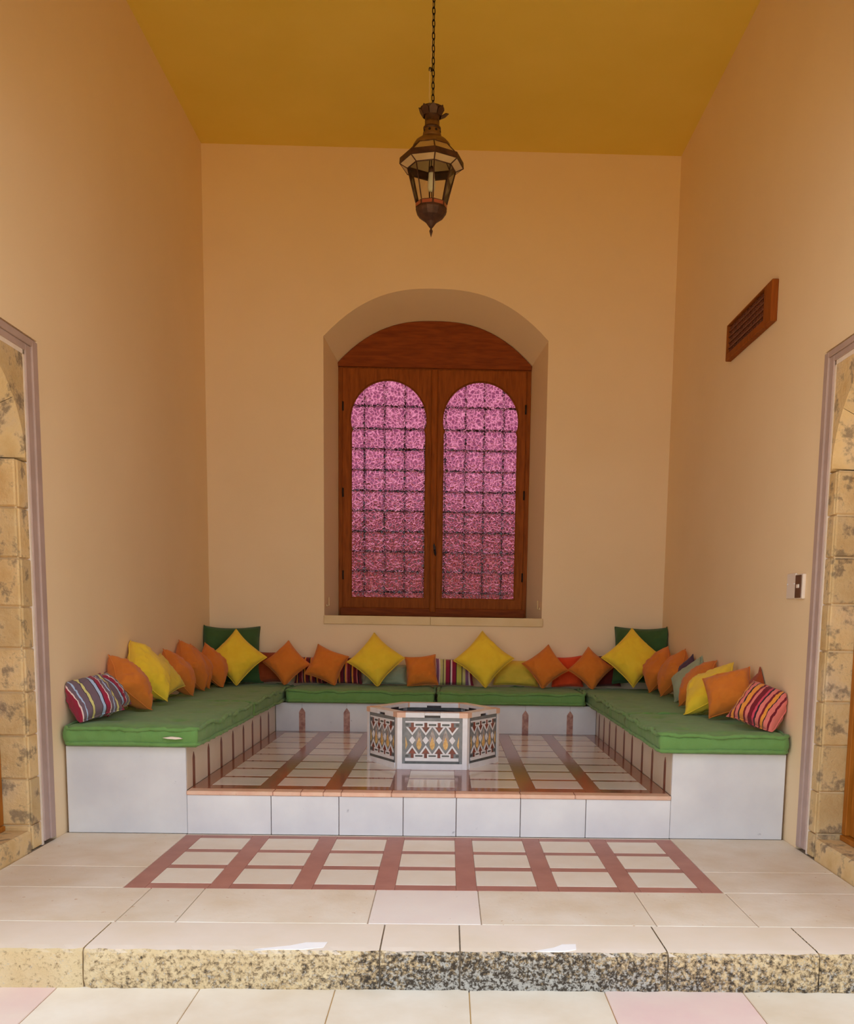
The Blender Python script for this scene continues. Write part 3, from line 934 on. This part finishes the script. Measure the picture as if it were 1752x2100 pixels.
link('dark_ring', lathe_mesh('dark_ring', [(0.36, 0.336), (0.36, 0.352), (0.30, 0.352), (0.30, 0.336)], 'inlay_dark', 48), fo, (0, 0, 0), True)
for k in range(16):
    t = 2 * PI * k / 16
    pts = [(0.12, -0.012), (0.20, -0.035), (0.28, 0.0), (0.20, 0.035), (0.12, 0.012)]
    key = 'petal'
    if key not in _cache: _cache[key] = prism('petal_inlay', pts, [], 0.0, 0.008, 'inlay_gold', 'z')
    o = link('petal_inlay', _cache[key], fo, (0, 0, 0.335), True)
    o.rotation_euler = (0, 0, t)
apo = SH * math.sqrt(3) / 2
def facepiece(name, pts, d0, d1, mat, par):
    key = ('fp', name, mat, tuple((round(a, 4), round(b, 4)) for a, b in pts), d0)
    if key not in _cache:
        _cache[key] = prism(name, pts, [], d0, d1, mat)
    return link(name, _cache[key], par, (0, 0, 0), True)
def rect(u0, u1, v0, v1):
    return [(u0, v0), (u1, v0), (u1, v1), (u0, v1)]
VC = [-0.1420, -0.0465, 0.0480, 0.1425]      # the four crossings
HW = 0.0473
for k in range(6):
    ang = R(60 * k)                     # face rotated about the centre; face 0 looks to -y
    pn = link('side_panel', box_mesh('side_panel', SH - 0.06, 0.02, 0.37, 'inlay_grey', 0.001), fo, (0, 0, 0), True)
    # the child's frame: x along the face, -y outward, z up from the base
    pn.data = _cache.setdefault('sidepanel', None) or pn.data
    if _cache['sidepanel'] is None:
        me = pn.data
        for v in me.vertices:
            v.co.y -= apo - 0.014
            v.co.z += 0.185
        _cache['sidepanel'] = me
    pn.rotation_euler = (0, 0, ang)
    d0, d1 = -apo - 0.0005, -apo + 0.004           # piece thickness (proud of the grey slab)
    def pc(nm, pts, mat, dd=0.0):
        return facepiece(nm, pts, d0 - dd, d1, mat, pn)
    pc('base_strip', rect(-0.214, 0.214, 0.0, 0.041), 'inlay_white', 0.003)
    pc('dark_line', rect(-0.195, 0.195, 0.043, 0.058), 'inlay_slate')
    pc('white_strip', rect(-0.192, 0.188, 0.060, 0.082), 'inlay_white')
    pc('white_strip', rect(-0.192, 0.192, 0.336, 0.346), 'inlay_white')
    for c_ in VC:
        pc('stem', rect(c_ - 0.0095, c_ + 0.0095, 0.305, 0.335), 'inlay_red')
        pc('stem', rect(c_ - 0.0095, c_ + 0.0095, 0.083, 0.112), 'inlay_red')
        for sg in (-1, 1):
            # white V and inverted V, each arm one stone
            pc('chevron_arm', [(c_ + sg * 0.045, 0.303), (c_ + sg * 0.030, 0.303), (c_, 0.262), (c_, 0.244)][::sg], 'inlay_white')
            pc('chevron_arm', [(c_ + sg * 0.045, 0.113), (c_ + sg * 0.030, 0.113), (c_, 0.158), (c_, 0.176)][::-sg], 'inlay_white')
        pc('red_triangle', [(c_ - 0.026, 0.303), (c_, 0.266), (c_ + 0.026, 0.303)], 'inlay_red')
        pc('red_triangle', [(c_ - 0.026, 0.114), (c_ + 0.026, 0.114), (c_, 0.154)], 'inlay_red')
        pc('white_diamond', [(c_ - 0.0225, 0.210), (c_, 0.180), (c_ + 0.0225, 0.210), (c_, 0.240)], 'inlay_white')
    mids = [(VC[i] + VC[i + 1]) / 2 for i in range(3)]
    def white_frame(cx, w, v0, v1):
        o_ = rect(cx - w, cx + w, v0, v1)
        key = ('wf', round(cx, 4), round(w, 4), v0)
        if key not in _cache:
            _cache[key] = prism('white_frame', o_, [rect(cx - w + 0.010, cx + w - 0.010, v0 + 0.009, v1 - 0.009)], d0, d1, 'inlay_white')
        link('white_frame', _cache[key], pn, (0, 0, 0), True)
        pc('slate_block', rect(cx - w + 0.011, cx + w - 0.011, v0 + 0.010, v1 - 0.010), 'inlay_slate', -0.001)
    for cx in mids:
        white_frame(cx, 0.0365, 0.304, 0.3365)
        white_frame(cx, 0.0365, 0.0825, 0.1125)
        pc('veined_petal', [(cx - 0.027, 0.205), (cx, 0.155), (cx + 0.027, 0.205), (cx + 0.016, 0.245), (cx, 0.292), (cx - 0.016, 0.245)], 'inlay_petal', -0.001)
        pc('gold_lozenge', [(cx - 0.019, 0.178), (cx - 0.013, 0.155), (cx, 0.139), (cx + 0.013, 0.155), (cx + 0.019, 0.178), (cx + 0.010, 0.205), (cx, 0.236), (cx - 0.010, 0.205)], 'inlay_gold', 0.0008)
    for sg in (-1, 1):
        e_ = sg * 0.190
        pc('half_lozenge', sorted([(e_, 0.238), (e_, 0.140)], key=lambda p: sg * p[1]) + [(e_ - sg * 0.014, 0.178)], 'inlay_gold')
        a_, b_ = sorted((e_, e_ - sg * 0.022))
        pc('slate_block', rect(a_, b_, 0.313, 0.328), 'inlay_slate')
        pc('slate_block', rect(a_, b_, 0.091, 0.104), 'inlay_slate')
    for sg in (-1, 1):                                       # corner posts, mitred at the hexagon's corner
        key = ('post', sg)
        if key not in _cache:
            a = sg * SH / 2
            b = sg * (SH / 2 - 0.034)
            t_ = 0.030
            vs = [(a, -apo, 0), (b, -apo, 0), (b, -apo + t_, 0), (a - sg * t_ / math.sqrt(3), -apo + t_, 0)]
            vs += [(x, y, 0.371) for x, y, z in vs]
            fs = [(0, 1, 2, 3), (4, 7, 6, 5), (0, 4, 5, 1), (1, 5, 6, 2), (2, 6, 7, 3), (3, 7, 4, 0)]
            _cache[key] = mesh_of('corner_post', vs, fs, 'inlay_white')
        o = link('corner_post', _cache[key], fo, (0, 0, 0), True)
        o.rotation_euler = (0, 0, ang)
        key = ('rimcorner', sg)
        if key not in _cache:
            w_ = 0.090
            def rp(u, dpt): return (u, -apo - 0.004 + dpt)
            s3 = math.sqrt(3)
            c0 = sg * (SH / 2 + 0.002)
            c1 = sg * (SH / 2 - 0.058)
            q = [rp(c0, 0), rp(c1, 0), rp(c1, w_), rp(c0 - sg * w_ / s3, w_)]
            vs = [(x, y, 0.371) for x, y in q] + [(x, y, TH) for x, y in q]
            fs = [(0, 1, 2, 3), (4, 7, 6, 5), (0, 4, 5, 1), (1, 5, 6, 2), (2, 6, 7, 3), (3, 7, 4, 0)]
            _cache[key] = mesh_of('rim_corner', vs, fs, 'pink')
        o = link('rim_corner', _cache[key], fo, (0, 0, 0), True)
        o.rotation_euler = (0, 0, ang)
        key = ('rimbar', sg)
        if key not in _cache:
            a, b = sorted((sg * 0.1915, sg * 0.0555))
            me = box_mesh('rim_bar' + str(sg), b - a, 0.090, TH - 0.371, 'inlay_white', 0.0015)
            for v in me.vertices:
                v.co += Vector(((a + b) / 2, -apo - 0.004 + 0.045, (TH + 0.371) / 2))
            _cache[key] = me
        o = link('rim_bar', _cache[key], fo, (0, 0, 0), True)
        o.rotation_euler = (0, 0, ang)
    if 'rimmid' not in _cache:
        _cache['rimmid'] = boxes_mesh('rim_bridge', [(-0.055, 0.055, -apo + 0.004, -apo + 0.086, 0.387, TH - 0.0005), (-0.055, 0.055, -apo - 0.004, -apo + 0.0039, 0.388, TH - 0.0005)], 'inlay_white')
    o = link('slot_back', _cache.setdefault('slotb', boxes_mesh('slot_back', [(-0.0555, 0.0555, -apo + 0.014, -apo + 0.085, 0.369, 0.3875)], 'inlay_dark')), fo, (0, 0, 0), True)
    o.rotation_euler = (0, 0, ang)
    o = link('rim_bridge', _cache['rimmid'], fo, (0, 0, 0), True)
    o.rotation_euler = (0, 0, ang)

# ------------------------------------------------------------------ window in the back wall
YW = YB + 0.545
win = empty('window_1', (-0.066, YW, 1.35), label='arched wooden double window with pink rippled glass', kind='structure')
FO = arch(-0.066, 0.978, 1.345, 3.868, 0.416)
head_z = 3.832
xa, xb = -0.066 - 0.975, -0.066 + 0.975
hp = [(x, z) for x, z in FO if z > 3.8]
head = [(xa, head_z)] + [(xb, head_z)] + [(x, z) for x, z in FO[2:]]
link('arched_head', prism('arched_head', head, [], YW - 0.03, YW + 0.05, 'wood_h', bevel=0.004), win, (0, 0, 0))
rail = [(xa, head_z - 0.001), (xb, head_z - 0.001), (xb, 1.345), (xa, 1.345)]
link('outer_frame', prism('outer_frame', rail, [[(-0.980, head_z - 0.035), (0.846, head_z - 0.035), (0.846, 1.455), (-0.980, 1.455)]], YW - 0.01, YW + 0.06, 'wood', bevel=0.003), win, (0, 0, 0))
box('bottom_rail', -1.02, 0.89, YW - 0.035, YW - 0.004, 1.352, 1.4345, 'wood_h', win, 0.004)
def horseshoe(cx, hw, z0, zc, r, n=30):
    a0 = math.acos(hw / r)
    pts = [(cx - hw, z0), (cx + hw, z0)]
    pts.append((cx + hw, zc - r * math.sin(a0) - 0.05))
    pts.append((cx + hw - 0.012, zc - r * math.sin(a0) - 0.02))
    for i in range(n + 1):
        a = -a0 * 0.8 + (PI + 1.6 * a0) * i / n
        pts.append((cx + r * math.cos(a), zc + r * math.sin(a)))
    pts.append((cx - hw + 0.012, zc - r * math.sin(a0) - 0.02))
    pts.append((cx - hw, zc - r * math.sin(a0) - 0.05))
    return pts
for side, (x0, x1, gc) in (('left', (-0.996, -0.068, -0.532)), ('right', (-0.064, 0.862, 0.402))):
    hole = horseshoe(gc, 0.381, 1.535, 3.325, 0.390)
    out = [(x0, 1.4352), (x1, 1.4352), (x1, head_z - 0.016), (x0, head_z - 0.016)]
    lf = link('casement', prism('casement', out, [hole], YW - 0.028, YW + 0.012, 'wood', bevel=0.003), win, (0, 0, 0))
    gp = horseshoe(gc, 0.400, 1.52, 3.325, 0.410)
    me = prism('glass_pane', gp, [], YW + 0.013, YW + 0.019, 'glass_pink')
    link('glass_pane', me, lf, (0, 0, 0))
    hb = horseshoe(gc, 0.372, 1.544, 3.325, 0.381)
    link('glazing_bead', prism('glazing_bead', horseshoe(gc, 0.392, 1.526, 3.325, 0.401), [hb], YW - 0.004, YW + 0.010, 'wood'), lf, (0, 0, 0))
    for hz in (1.72, 2.55, 3.40):
        hx = x0 + 0.004 if side == 'left' else x1 - 0.004
        link('hinge', tube_mesh('hinge', [(hx, YW - 0.032, hz), (hx, YW - 0.032, hz + 0.09)], 0.008, 'iron', 8), lf, (0, 0, 0))
mull = link('meeting_stile', prism('meeting_stile', [(-0.098, YW - 0.045), (-0.088, YW - 0.052), (-0.046, YW - 0.052), (-0.036, YW - 0.045), (-0.036, YW - 0.0285), (-0.098, YW - 0.0285)], [], 1.40, head_z - 0.02, 'wood', 'z'), win, (0, 0, 0))
hd = link('latch', prism('latch', [(-0.068, 2.075), (-0.055, 2.10), (-0.040, 2.06), (-0.032, 1.99), (-0.040, 1.965), (-0.058, 2.00)], [], YW - 0.062, YW - 0.050, 'iron', bevel=0.002), win, (0, 0, 0))
tag(hd, 'black iron latch')
link('latch_lever', tube_mesh('latch_lever', [(-0.050, YW - 0.056, 2.03), (-0.050, YW - 0.085, 2.03), (-0.046, YW - 0.09, 1.98)], 0.006, 'iron', 6), hd, (0, 0, 0))
for (sx0, sx1) in ((-1.125, -0.078), (-0.076, 1.034)):
    box('sill_stone', sx0, sx1, YB - 0.022, YB + 0.56, 1.266, 1.350, 'sill', win, 0.004)
# iron bars outside the panes
for zb in (3.475, 3.252, 3.050, 2.841, 2.634, 2.431, 2.221, 2.016, 1.814, 1.602):
    link('grille_bar', tube_mesh('grille_bar', [(-1.05, YW + 0.09, zb), (0.92, YW + 0.09, zb)], 0.012, 'iron', 6), win, (0, 0, 0))
for xbar in (-0.989, -0.786, -0.578, -0.370, -0.165, 0.045, 0.252, 0.446, 0.644, 0.835):
    link('grille_bar', tube_mesh('grille_bar', [(xbar, YW + 0.105, 1.36), (xbar, YW + 0.105, 3.86)], 0.010, 'iron', 6), win, (0, 0, 0))
# shutter hooks low on the reveals
for sg, hx in ((-1, -1.082), (1, 0.984)):
    hk = empty('shutter_hook', (hx, YB + 0.06, 1.44), label='small brass shutter hook low on the %s niche reveal' % ('left' if sg < 0 else 'right'), cat='hook', group='shutter hooks in the window niche')
    xw = hx + sg * 0.022
    link('pin', tube_mesh('pin', [(xw, YB + 0.06, 1.445), (hx, YB + 0.06, 1.445), (hx, YB + 0.06, 1.525)], 0.006, 'sill', 6), hk, (0, 0, 0))
    link('plate', boxes_mesh('plate', [(min(xw, xw - sg * 0.01), max(xw, xw - sg * 0.01), YB + 0.03, YB + 0.09, 1.435, 1.455)], 'sill'), hk, (0, 0, 0))
# what lies outside: ground, and a wall added to darken the lower panes
gw = link('garden_ground', boxes_mesh('garden_ground', [(-14, 14, YB + 0.62, 26, -0.4, 0.0)], 'soil'))
tag(gw, 'ground outside behind the pink window', kind='structure')
gw = link('wall_backdrop', boxes_mesh('wall_backdrop', [(-14, 14, 12.0, 12.5, -0.4, 3.3)], 'garden'))
tag(gw, 'added wall outside that darkens the lower part of the pink window', kind='structure')

# ------------------------------------------------------------------ doorways in the side walls
def doorway(name, X, s, y_o, z_o, y_i, z_i, label, lst):
    """s is +1 for the right wall: depth goes away from the room along s*x."""
    d = empty(name, (X, -1.0, 0), label=label, kind='structure')
    yc = -1.0245
    yn_o, yn_i = 2 * yc - y_o, 2 * yc - y_i
    def bx(nm, xa_, xb_, ya_, yb_, za_, zb_, mat, bev=0.0):
        a, b = sorted((X + s * xa_, X + s * xb_))
        return box(nm, a, b, min(ya_, yb_), max(ya_, yb_), za_, zb_, mat, d, bev)
    # moulded frame, three stepped members on each jamb and along the head
    wid = y_o - y_i
    zz = z_o - z_i
    steps = ((0.0, 0.20, 0.010), (0.20, 0.60, -0.014), (0.60, 1.0, -0.004))
    for (f0, f1, dep) in steps:
        for (yo, yi) in ((y_o, y_i), (yn_o, yn_i)):
            a, b = yo + (yi - yo) * f0, yo + (yi - yo) * f1
            bx('jamb_moulding', dep, 0.34, a, b, 0.02, z_o - zz * f0, 'frame_paint', 0.003)
        bx('head_moulding', dep, 0.34, y_i + (y_o - y_i) * (1 - f1) + 0.0, yn_i - (yn_i - yn_o) * (1 - f1), z_o - zz * f1, z_o - zz * f0, 'frame_paint', 0.003)
    # white plaster line
    bx('plaster_edge', 0.004, 0.34, y_i, y_i - 0.020, 0.0, z_i, 'plaster_line')
    bx('plaster_edge', 0.004, 0.34, yn_i, yn_i + 0.020, 0.0, z_i, 'plaster_line')
    bx('plaster_edge', 0.004, 0.34, yn_i, y_i, z_i - 0.024, z_i, 'plaster_line')
    # stone jambs
    ys = -0.482                                   # corner of the jamb
    dep_door = 0.165
    for (yi, yj) in ((y_i - 0.02, ys), (yn_i + 0.02, 2 * yc - ys)):
        for a, b in zip(lst[:-1], lst[1:]):
            j = rnd.uniform(0.0, 0.006)
            # flush face and the reveal block, two stones of each course
            bx('jamb_stone', 0.004 + j, 0.40, yi, yj + (yi - yj) * 0.16, a + 0.004, b - 0.004, 'stone', 0.004)
            bx('reveal_stone', 0.012 + j, 0.40, yj + (yi - yj) * 0.155, yj + rnd.uniform(-0.004, 0.004), a + 0.004, b - 0.004, 'stone', 0.008)
        lo, hi = sorted((yi, yj + (yi - yj) * 0.12))
        bx('jamb_mortar', 0.022, 0.40, lo, hi, 0.0, lst[-1], 'stone_mortar')
    # pointed relieving arch with a splayed soffit
    zsp = lst[-1]
    def arcpts(y0, z0, za, n=14):
        pts = []
        for i in range(n + 1):
            t = i / n
            a = t * PI / 2
            pts.append((y0 + (yc - y0) * (1 - math.cos(a)) ** 0.92, z0 + (za - z0) * math.sin(a) ** 0.95))
        return pts
    oa = arcpts(y_i - 0.035, zsp + 0.02, z_i - 0.035)
    ia = arcpts(ys, zsp + 0.0, z_i - 0.22)
    def mirror(p): return [(2 * yc - y, z) for y, z in p]
    ofull = oa + mirror(oa)[::-1][1:]
    ifull = ia + mirror(ia)[::-1][1:]
    # spandrel stones on the wall plane
    top = z_i - 0.024
    half = [(y_i - 0.02, zsp), (y_i - 0.02, top)] + [(yc, top)] + oa[::-1]
    for nm, pts in (('spandrel_stone', half), ('spandrel_stone', mirror(half)[::-1])):
        a, b = sorted((X + s * 0.006, X + s * 0.3))
        link(nm, prism(nm, pts, [], a, b, 'stone', 'x'), d, (0, 0, 0))
    # splayed soffit stones between outer and inner arc
    nseg = len(oa) - 1
    groups = [(0, 5), (5, 9), (9, nseg)]
    for arcs in ((oa, ia), (mirror(oa), mirror(ia))):
        for (g0, g1) in groups:
            vs, fs = [], []
            for i in range(g0, g1 + 1):
                (yo, zo), (yi2, zi2) = arcs[0][i], arcs[1][i]
                e = 0.003 if i == g0 else 0.0
                vs += [(X + s * 0.007, yo, zo + e), (X + s * dep_door, yi2, zi2 + e)]
            for i in range(g1 - g0):
                fs.append((2 * i, 2 * i + 1, 2 * i + 3, 2 * i + 2))
            link('arch_stone', mesh_of('arch_stone', vs, fs, 'stone', True), d, (0, 0, 0))
    # tympanum above the door, inside the arch
    ty = [(ys, zsp - 0.03)] + ia + mirror(ia)[::-1][1:] + [(2 * yc - ys, zsp - 0.03)]
    a, b = sorted((X + s * dep_door, X + s * (dep_door + 0.1)))
    link('tympanum', prism('tympanum', ty, [], a, b, 'stone', 'x'), d, (0, 0, 0))
    bx('impost', dep_door - 0.09, dep_door, ys - 0.02, 2 * yc - ys + 0.02, zsp - 0.045, zsp - 0.012, 'stone', 0.006)
    # threshold and door
    bx('threshold', 0.006, dep_door + 0.3, ys + 0.004, 2 * yc - ys - 0.004, -0.03, 0.118, 'stone', 0.012)
    bx('door_sill', dep_door - 0.025, dep_door + 0.08, ys - 0.02, 2 * yc - ys + 0.02, 0.119, 0.150, 'door_wood', 0.004)
    bx('door_jamb', dep_door - 0.010, dep_door + 0.06, ys - 0.004, ys - 0.06, 0.15, zsp - 0.046, 'door_wood', 0.004)
    bx('door_jamb', dep_door - 0.010, dep_door + 0.06, 2 * yc - ys + 0.004, 2 * yc - ys + 0.06, 0.15, zsp - 0.046, 'door_wood', 0.004)
    y0, y1 = ys - 0.062, 2 * yc - ys + 0.062
    for i in range(6):
        a, b = y0 + (y1 - y0) * i / 6, y0 + (y1 - y0) * (i + 1) / 6
        bx('door_plank', dep_door + 0.012, dep_door + 0.05, a - 0.002, b + 0.002, 0.153, zsp - 0.048, 'door_wood', 0.003)
    bx('backing', dep_door + 0.11, 0.45, y_o, yn_o, -0.3, z_o, 'mortar')
    return d
doorway('door_1', XL, -1, -0.147, 2.862, -0.318, 2.772, 'stone doorway with a mauve frame in the left wall',
        [0.0, 0.145, 0.410, 0.657, 0.903, 1.146, 1.375, 1.640, 1.913, 2.17])
doorway('door_2', XR, 1, -0.205, 2.880, -0.352, 2.800, 'stone doorway with a mauve frame in the right wall',
        [0.0, 0.145, 0.390, 0.658, 0.908, 1.197, 1.459, 1.719, 1.950, 2.19])

# ------------------------------------------------------------------ wooden grille on the right wall
gr = empty('wooden_grille', (XR, 1.2, 3.3), label='small wooden ventilation grille of turned spindles high on the right wall', cat='grille')
def gbar(nm, ya, yb, za, zb, xa_=0.0, xb_=0.045, mat='wood', bev=0.004):
    return box(nm, XR - xb_, XR - xa_, min(ya, yb), max(ya, yb), min(za, zb), max(za, zb), mat, gr, bev)
ga, gb, gz0, gz1 = 0.690, 1.735, 3.312, 3.575
gbar('frame_side', ga, ga + 0.16, gz0, gz1)
gbar('frame_side', gb - 0.02, gb, gz0, gz1)
gbar('frame_bottom', ga + 0.16, gb - 0.02, gz0, gz0 + 0.05)
gbar('frame_top', ga + 0.16, gb - 0.02, gz1 - 0.012, gz1)
gbar('backing', ga + 0.02, gb - 0.02, gz0 + 0.02, gz1 - 0.01, 0.001, 0.006, 'iron', 0)
iz0, iz1 = gz0 + 0.05, gz1 - 0.012
rows = 5
rh = (iz1 - iz0) / rows
for i in range(1, rows):
    gbar('rail', ga + 0.16, gb - 0.02, iz0 + rh * i - 0.0045, iz0 + rh * i + 0.0045, 0.012, 0.034, 'wood_dark', 0.001)
sp_prof = [(0.003, 0.0), (0.007, 0.2), (0.004, 0.38), (0.0085, 0.5), (0.004, 0.62), (0.007, 0.8), (0.003, 1.0)]
spm = lathe_mesh('spindle', [(r, (z - 0.5) * (rh - 0.008)) for r, z in sp_prof], 'wood_dark', 6, 0, True)
ns = 26
for i in range(rows):
    for j in range(ns):
        y = ga + 0.18 + (gb - 0.04 - ga - 0.18) * j / (ns - 1)
        link('spindle', spm, gr, (XR - 0.023, y, iz0 + rh * (i + 0.5)))

# ------------------------------------------------------------------ switches by the right doorway
sw = empty('blank_switch_plate', (XR, 0.11, 1.50), label='blank cream cover plate beside the brown switch on the right wall', cat='switch plate')
box('cover', XR - 0.012, XR, 0.035, 0.185, 1.500, 1.655, 'plastic', sw, 0.004)
for y in (0.05, 0.17):
    link('screw', lathe_mesh('screw', [(0.006, 0), (0.004, 0.003)], 'inlay_white', 8), sw, (XR - 0.012, y, 1.59)).rotation_euler = (0, -PI / 2, 0)
sw2 = empty('light_switch', (XR, -0.045, 1.50), label='brown light switch with a white rocker beside the right doorway', cat='switch')
box('plate', XR - 0.020, XR, -0.115, 0.012, 1.497, 1.645, 'plastic', sw2, 0.003)
box('switch_face', XR - 0.026, XR - 0.019, -0.095, -0.002, 1.503, 1.639, 'plastic_brown', sw2, 0.002)
box('rocker', XR - 0.033, XR - 0.025, -0.075, -0.040, 1.562, 1.584, 'plastic', sw2, 0.002)

# ------------------------------------------------------------------ lantern
LX, LY = -0.060, 1.40
lt = empty('hanging_lantern', (LX, LY, 4.034), label='octagonal copper and glass lantern hanging on a chain', cat='lantern')
def LZ(z): return z - 4.034
def lp(nm, me): return link(nm, me, lt, (0, 0, 0), True)
RO = R(7)
lp('collar', lathe_mesh('collar', [(0.052, LZ(4.795)), (0.050, LZ(4.815)), (0.054, LZ(4.840)), (0.066, LZ(4.862)), (0.084, LZ(4.876)), (0.086, LZ(4.882)), (0.078, LZ(4.880)), (0.058, LZ(4.855)), (0.046, LZ(4.82))], 'copper', 16, RO, True, False))
for k in range(8):
    t = RO + 2 * PI * k / 8
    me = _cache.get('petal_l') or prism('collar_leaf', [(-0.024, 0), (0.024, 0), (0.030, 0.035), (0.0, 0.062), (-0.030, 0.035)], [], -0.0025, 0.0025, 'copper')
    _cache['petal_l'] = me
    o = link('collar_leaf', me, lt, (0.062 * math.sin(t), -0.062 * math.cos(t), LZ(4.832)), True)
    o.rotation_euler = (R(32), 0, t) if k != 2 else (R(62), 0, t)
lp('neck_ring', lathe_mesh('neck_ring', [(0.053, LZ(4.742)), (0.062, LZ(4.748)), (0.062, LZ(4.758)), (0.053, LZ(4.764))], 'copper', 24, RO, True))
lp('neck', lathe_mesh('neck', [(0.070, LZ(4.690)), (0.064, LZ(4.715)), (0.056, LZ(4.744)), (0.052, LZ(4.77)), (0.051, LZ(4.80))], 'copper_light', 24, RO, True))
for k in range(8):
    t = RO + 2 * PI * (k + 0.5) / 8
    o = link('neck_hole', _cache.setdefault('nh', lathe_mesh('neck_hole', [(0.010, 0), (0.008, 0.003)], 'iron', 10)), lt, (0.0605 * math.sin(t), -0.0605 * math.cos(t), LZ(4.728)), True)
    o.rotation_euler = (PI / 2, 0, t)
lp('roof_shoulder', lathe_mesh('roof_shoulder', [(0.136, LZ(4.622)), (0.132, LZ(4.640)), (0.118, LZ(4.660)), (0.095, LZ(4.678)), (0.070, LZ(4.692)), (0.060, LZ(4.70))], 'copper_light', 16, RO, True, False))
def ring8(r, z): return [(r * math.sin(RO + PI * k / 4), -r * math.cos(RO + PI * k / 4), LZ(z)) for k in range(8)]
rA, rB, rC, rD, rE = ring8(0.136, 4.622), ring8(0.205, 4.552), ring8(0.226, 4.508), ring8(0.170, 4.481), ring8(0.110, 4.258)
def quad(nm, a, b, c, d_, mat): return lp(nm, mesh_of(nm, [a, b, c, d_], [(0, 1, 2, 3)], mat))
for k in range(8):
    j = (k + 1) % 8
    quad('roof_pane', rB[k], rB[j], rA[j], rA[k], 'glass_milk')
    quad('soffit_pane', rD[k], rD[j], rC[j], rC[k], 'glass_milk')
    quad('glass_pane', rE[k], rE[j], rD[j], rD[k], 'glass')
    lp('roof_bar', tube_mesh('roof_bar', [rB[k], rA[k]], 0.0045, 'copper', 6))
    lp('soffit_bar', tube_mesh('soffit_bar', [rD[k], rC[k]], 0.0045, 'copper', 6))
    lp('body_bar', tube_mesh('body_bar', [rE[k], rD[k]], 0.0052, 'copper', 6))
lp('body_ring', tube_mesh('body_ring', rD, 0.005, 'copper', 6, True))
lp('roof_ring', tube_mesh('roof_ring', rA, 0.005, 'copper', 6, True))
lp('rim_band', lathe_mesh('rim_band', [(0.222, 4.506 - 4.034), (0.229, 4.508 - 4.034), (0.226, 4.546 - 4.034), (0.205, 4.554 - 4.034)], 'copper', 8, RO, False, False))
lp('lower_band', lathe_mesh('lower_band', [(0.106, LZ(4.222)), (0.111, LZ(4.224)), (0.112, LZ(4.256)), (0.106, LZ(4.259))], 'copper', 8, RO, False, False))
e1_, e2_ = ring8(0.1135, 4.229), ring8(0.1145, 4.251)
for k in range(8):
    j = (k + 1) % 8
    def lerp(a, b, t): return tuple(a[i] + (b[i] - a[i]) * t for i in range(3))
    lp('rose_panel', mesh_of('rose_panel', [lerp(e1_[k], e1_[j], 0.08), lerp(e1_[k], e1_[j], 0.92), lerp(e2_[k], e2_[j], 0.92), lerp(e2_[k], e2_[j], 0.08)], [(0, 1, 2, 3)], 'rose'))
lp('bowl', lathe_mesh('bowl', [(0.110, LZ(4.222)), (0.111, LZ(4.212)), (0.104, LZ(4.190)), (0.088, LZ(4.168)), (0.062, LZ(4.150)), (0.040, LZ(4.134)), (0.026, LZ(4.116)), (0.014, LZ(4.100)), (0.006, LZ(4.092))][::-1], 'copper', 16, RO, False))
lp('finial', lathe_mesh('finial', [(0.001, 0.0), (0.013, 0.040), (0.007, 0.052), (0.006, 0.062)], 'copper', 10, 0, True))
lp('bulb_cable', tube_mesh('bulb_cable', [(0, 0.02, LZ(4.62)), (-0.004, 0.02, LZ(4.50))], 0.004, 'iron', 6))
lp('lamp_socket', lathe_mesh('lamp_socket', [(0.010, LZ(4.505)), (0.021, LZ(4.490)), (0.022, LZ(4.462)), (0.018, LZ(4.460))][::-1], 'copper', 12, 0, True))
lp('light_bulb', lathe_mesh('light_bulb', [(0.006, LZ(4.335)), (0.020, LZ(4.341)), (0.027, LZ(4.358)), (0.028, LZ(4.395)), (0.023, LZ(4.43)), (0.022, LZ(4.452)), (0.022, LZ(4.461))], 'bulb', 16, 0, True))
lp('centre_rod', tube_mesh('centre_rod', [(0, 0.0, LZ(4.10)), (0, 0, LZ(4.345))], 0.004, 'copper', 6))
lp('collar_hook', tube_mesh('collar_hook', [(0, 0, LZ(4.80)), (0, 0, LZ(4.885)), (0.004, 0, LZ(4.90))], 0.005, 'iron', 6))
# chain
def linkmesh():
    pts = []
    for i in range(16):
        t = 2 * PI * i / 16
        pts.append((0.0095 * math.cos(t), 0, 0.0185 * math.sin(t) + (0.006 if math.sin(t) > 0 else -0.006)))
    return tube_mesh('chain_link', pts, 0.0035, 'iron', 6, True)
cl = linkmesh()
z = 4.915
i = 0
while z < HC - 0.01:
    o = link('chain_link', cl, lt, (0.004, 0, LZ(z)), True)
    o.rotation_euler = (0, 0, R(35) if i % 2 else R(-55))
    z += 0.040
    i += 1
wp = [(-0.012, -0.012, LZ(4.84)), (-0.022, -0.012, LZ(4.96)), (-0.020, -0.010, LZ(5.10)), (-0.012, -0.006, LZ(5.20)), (-0.006, 0.0, LZ(5.35)), (-0.004, 0, LZ(HC))]
lp('power_cable', tube_mesh('power_cable', wp, 0.0035, 'sill', 6))
lp('cable_clip', lathe_mesh('cable_clip', [(0.006, LZ(5.125)), (0.012, LZ(5.132)), (0.012, LZ(5.148)), (0.006, LZ(5.155))], 'iron', 8, 0)).location = (-0.016, 0, 0)
lp('ceiling_hook', tube_mesh('ceiling_hook', [(0.004, 0, LZ(HC - 0.03)), (0.004, 0, LZ(HC))], 0.006, 'iron', 6))
lt.rotation_euler = (0, 0, 0)
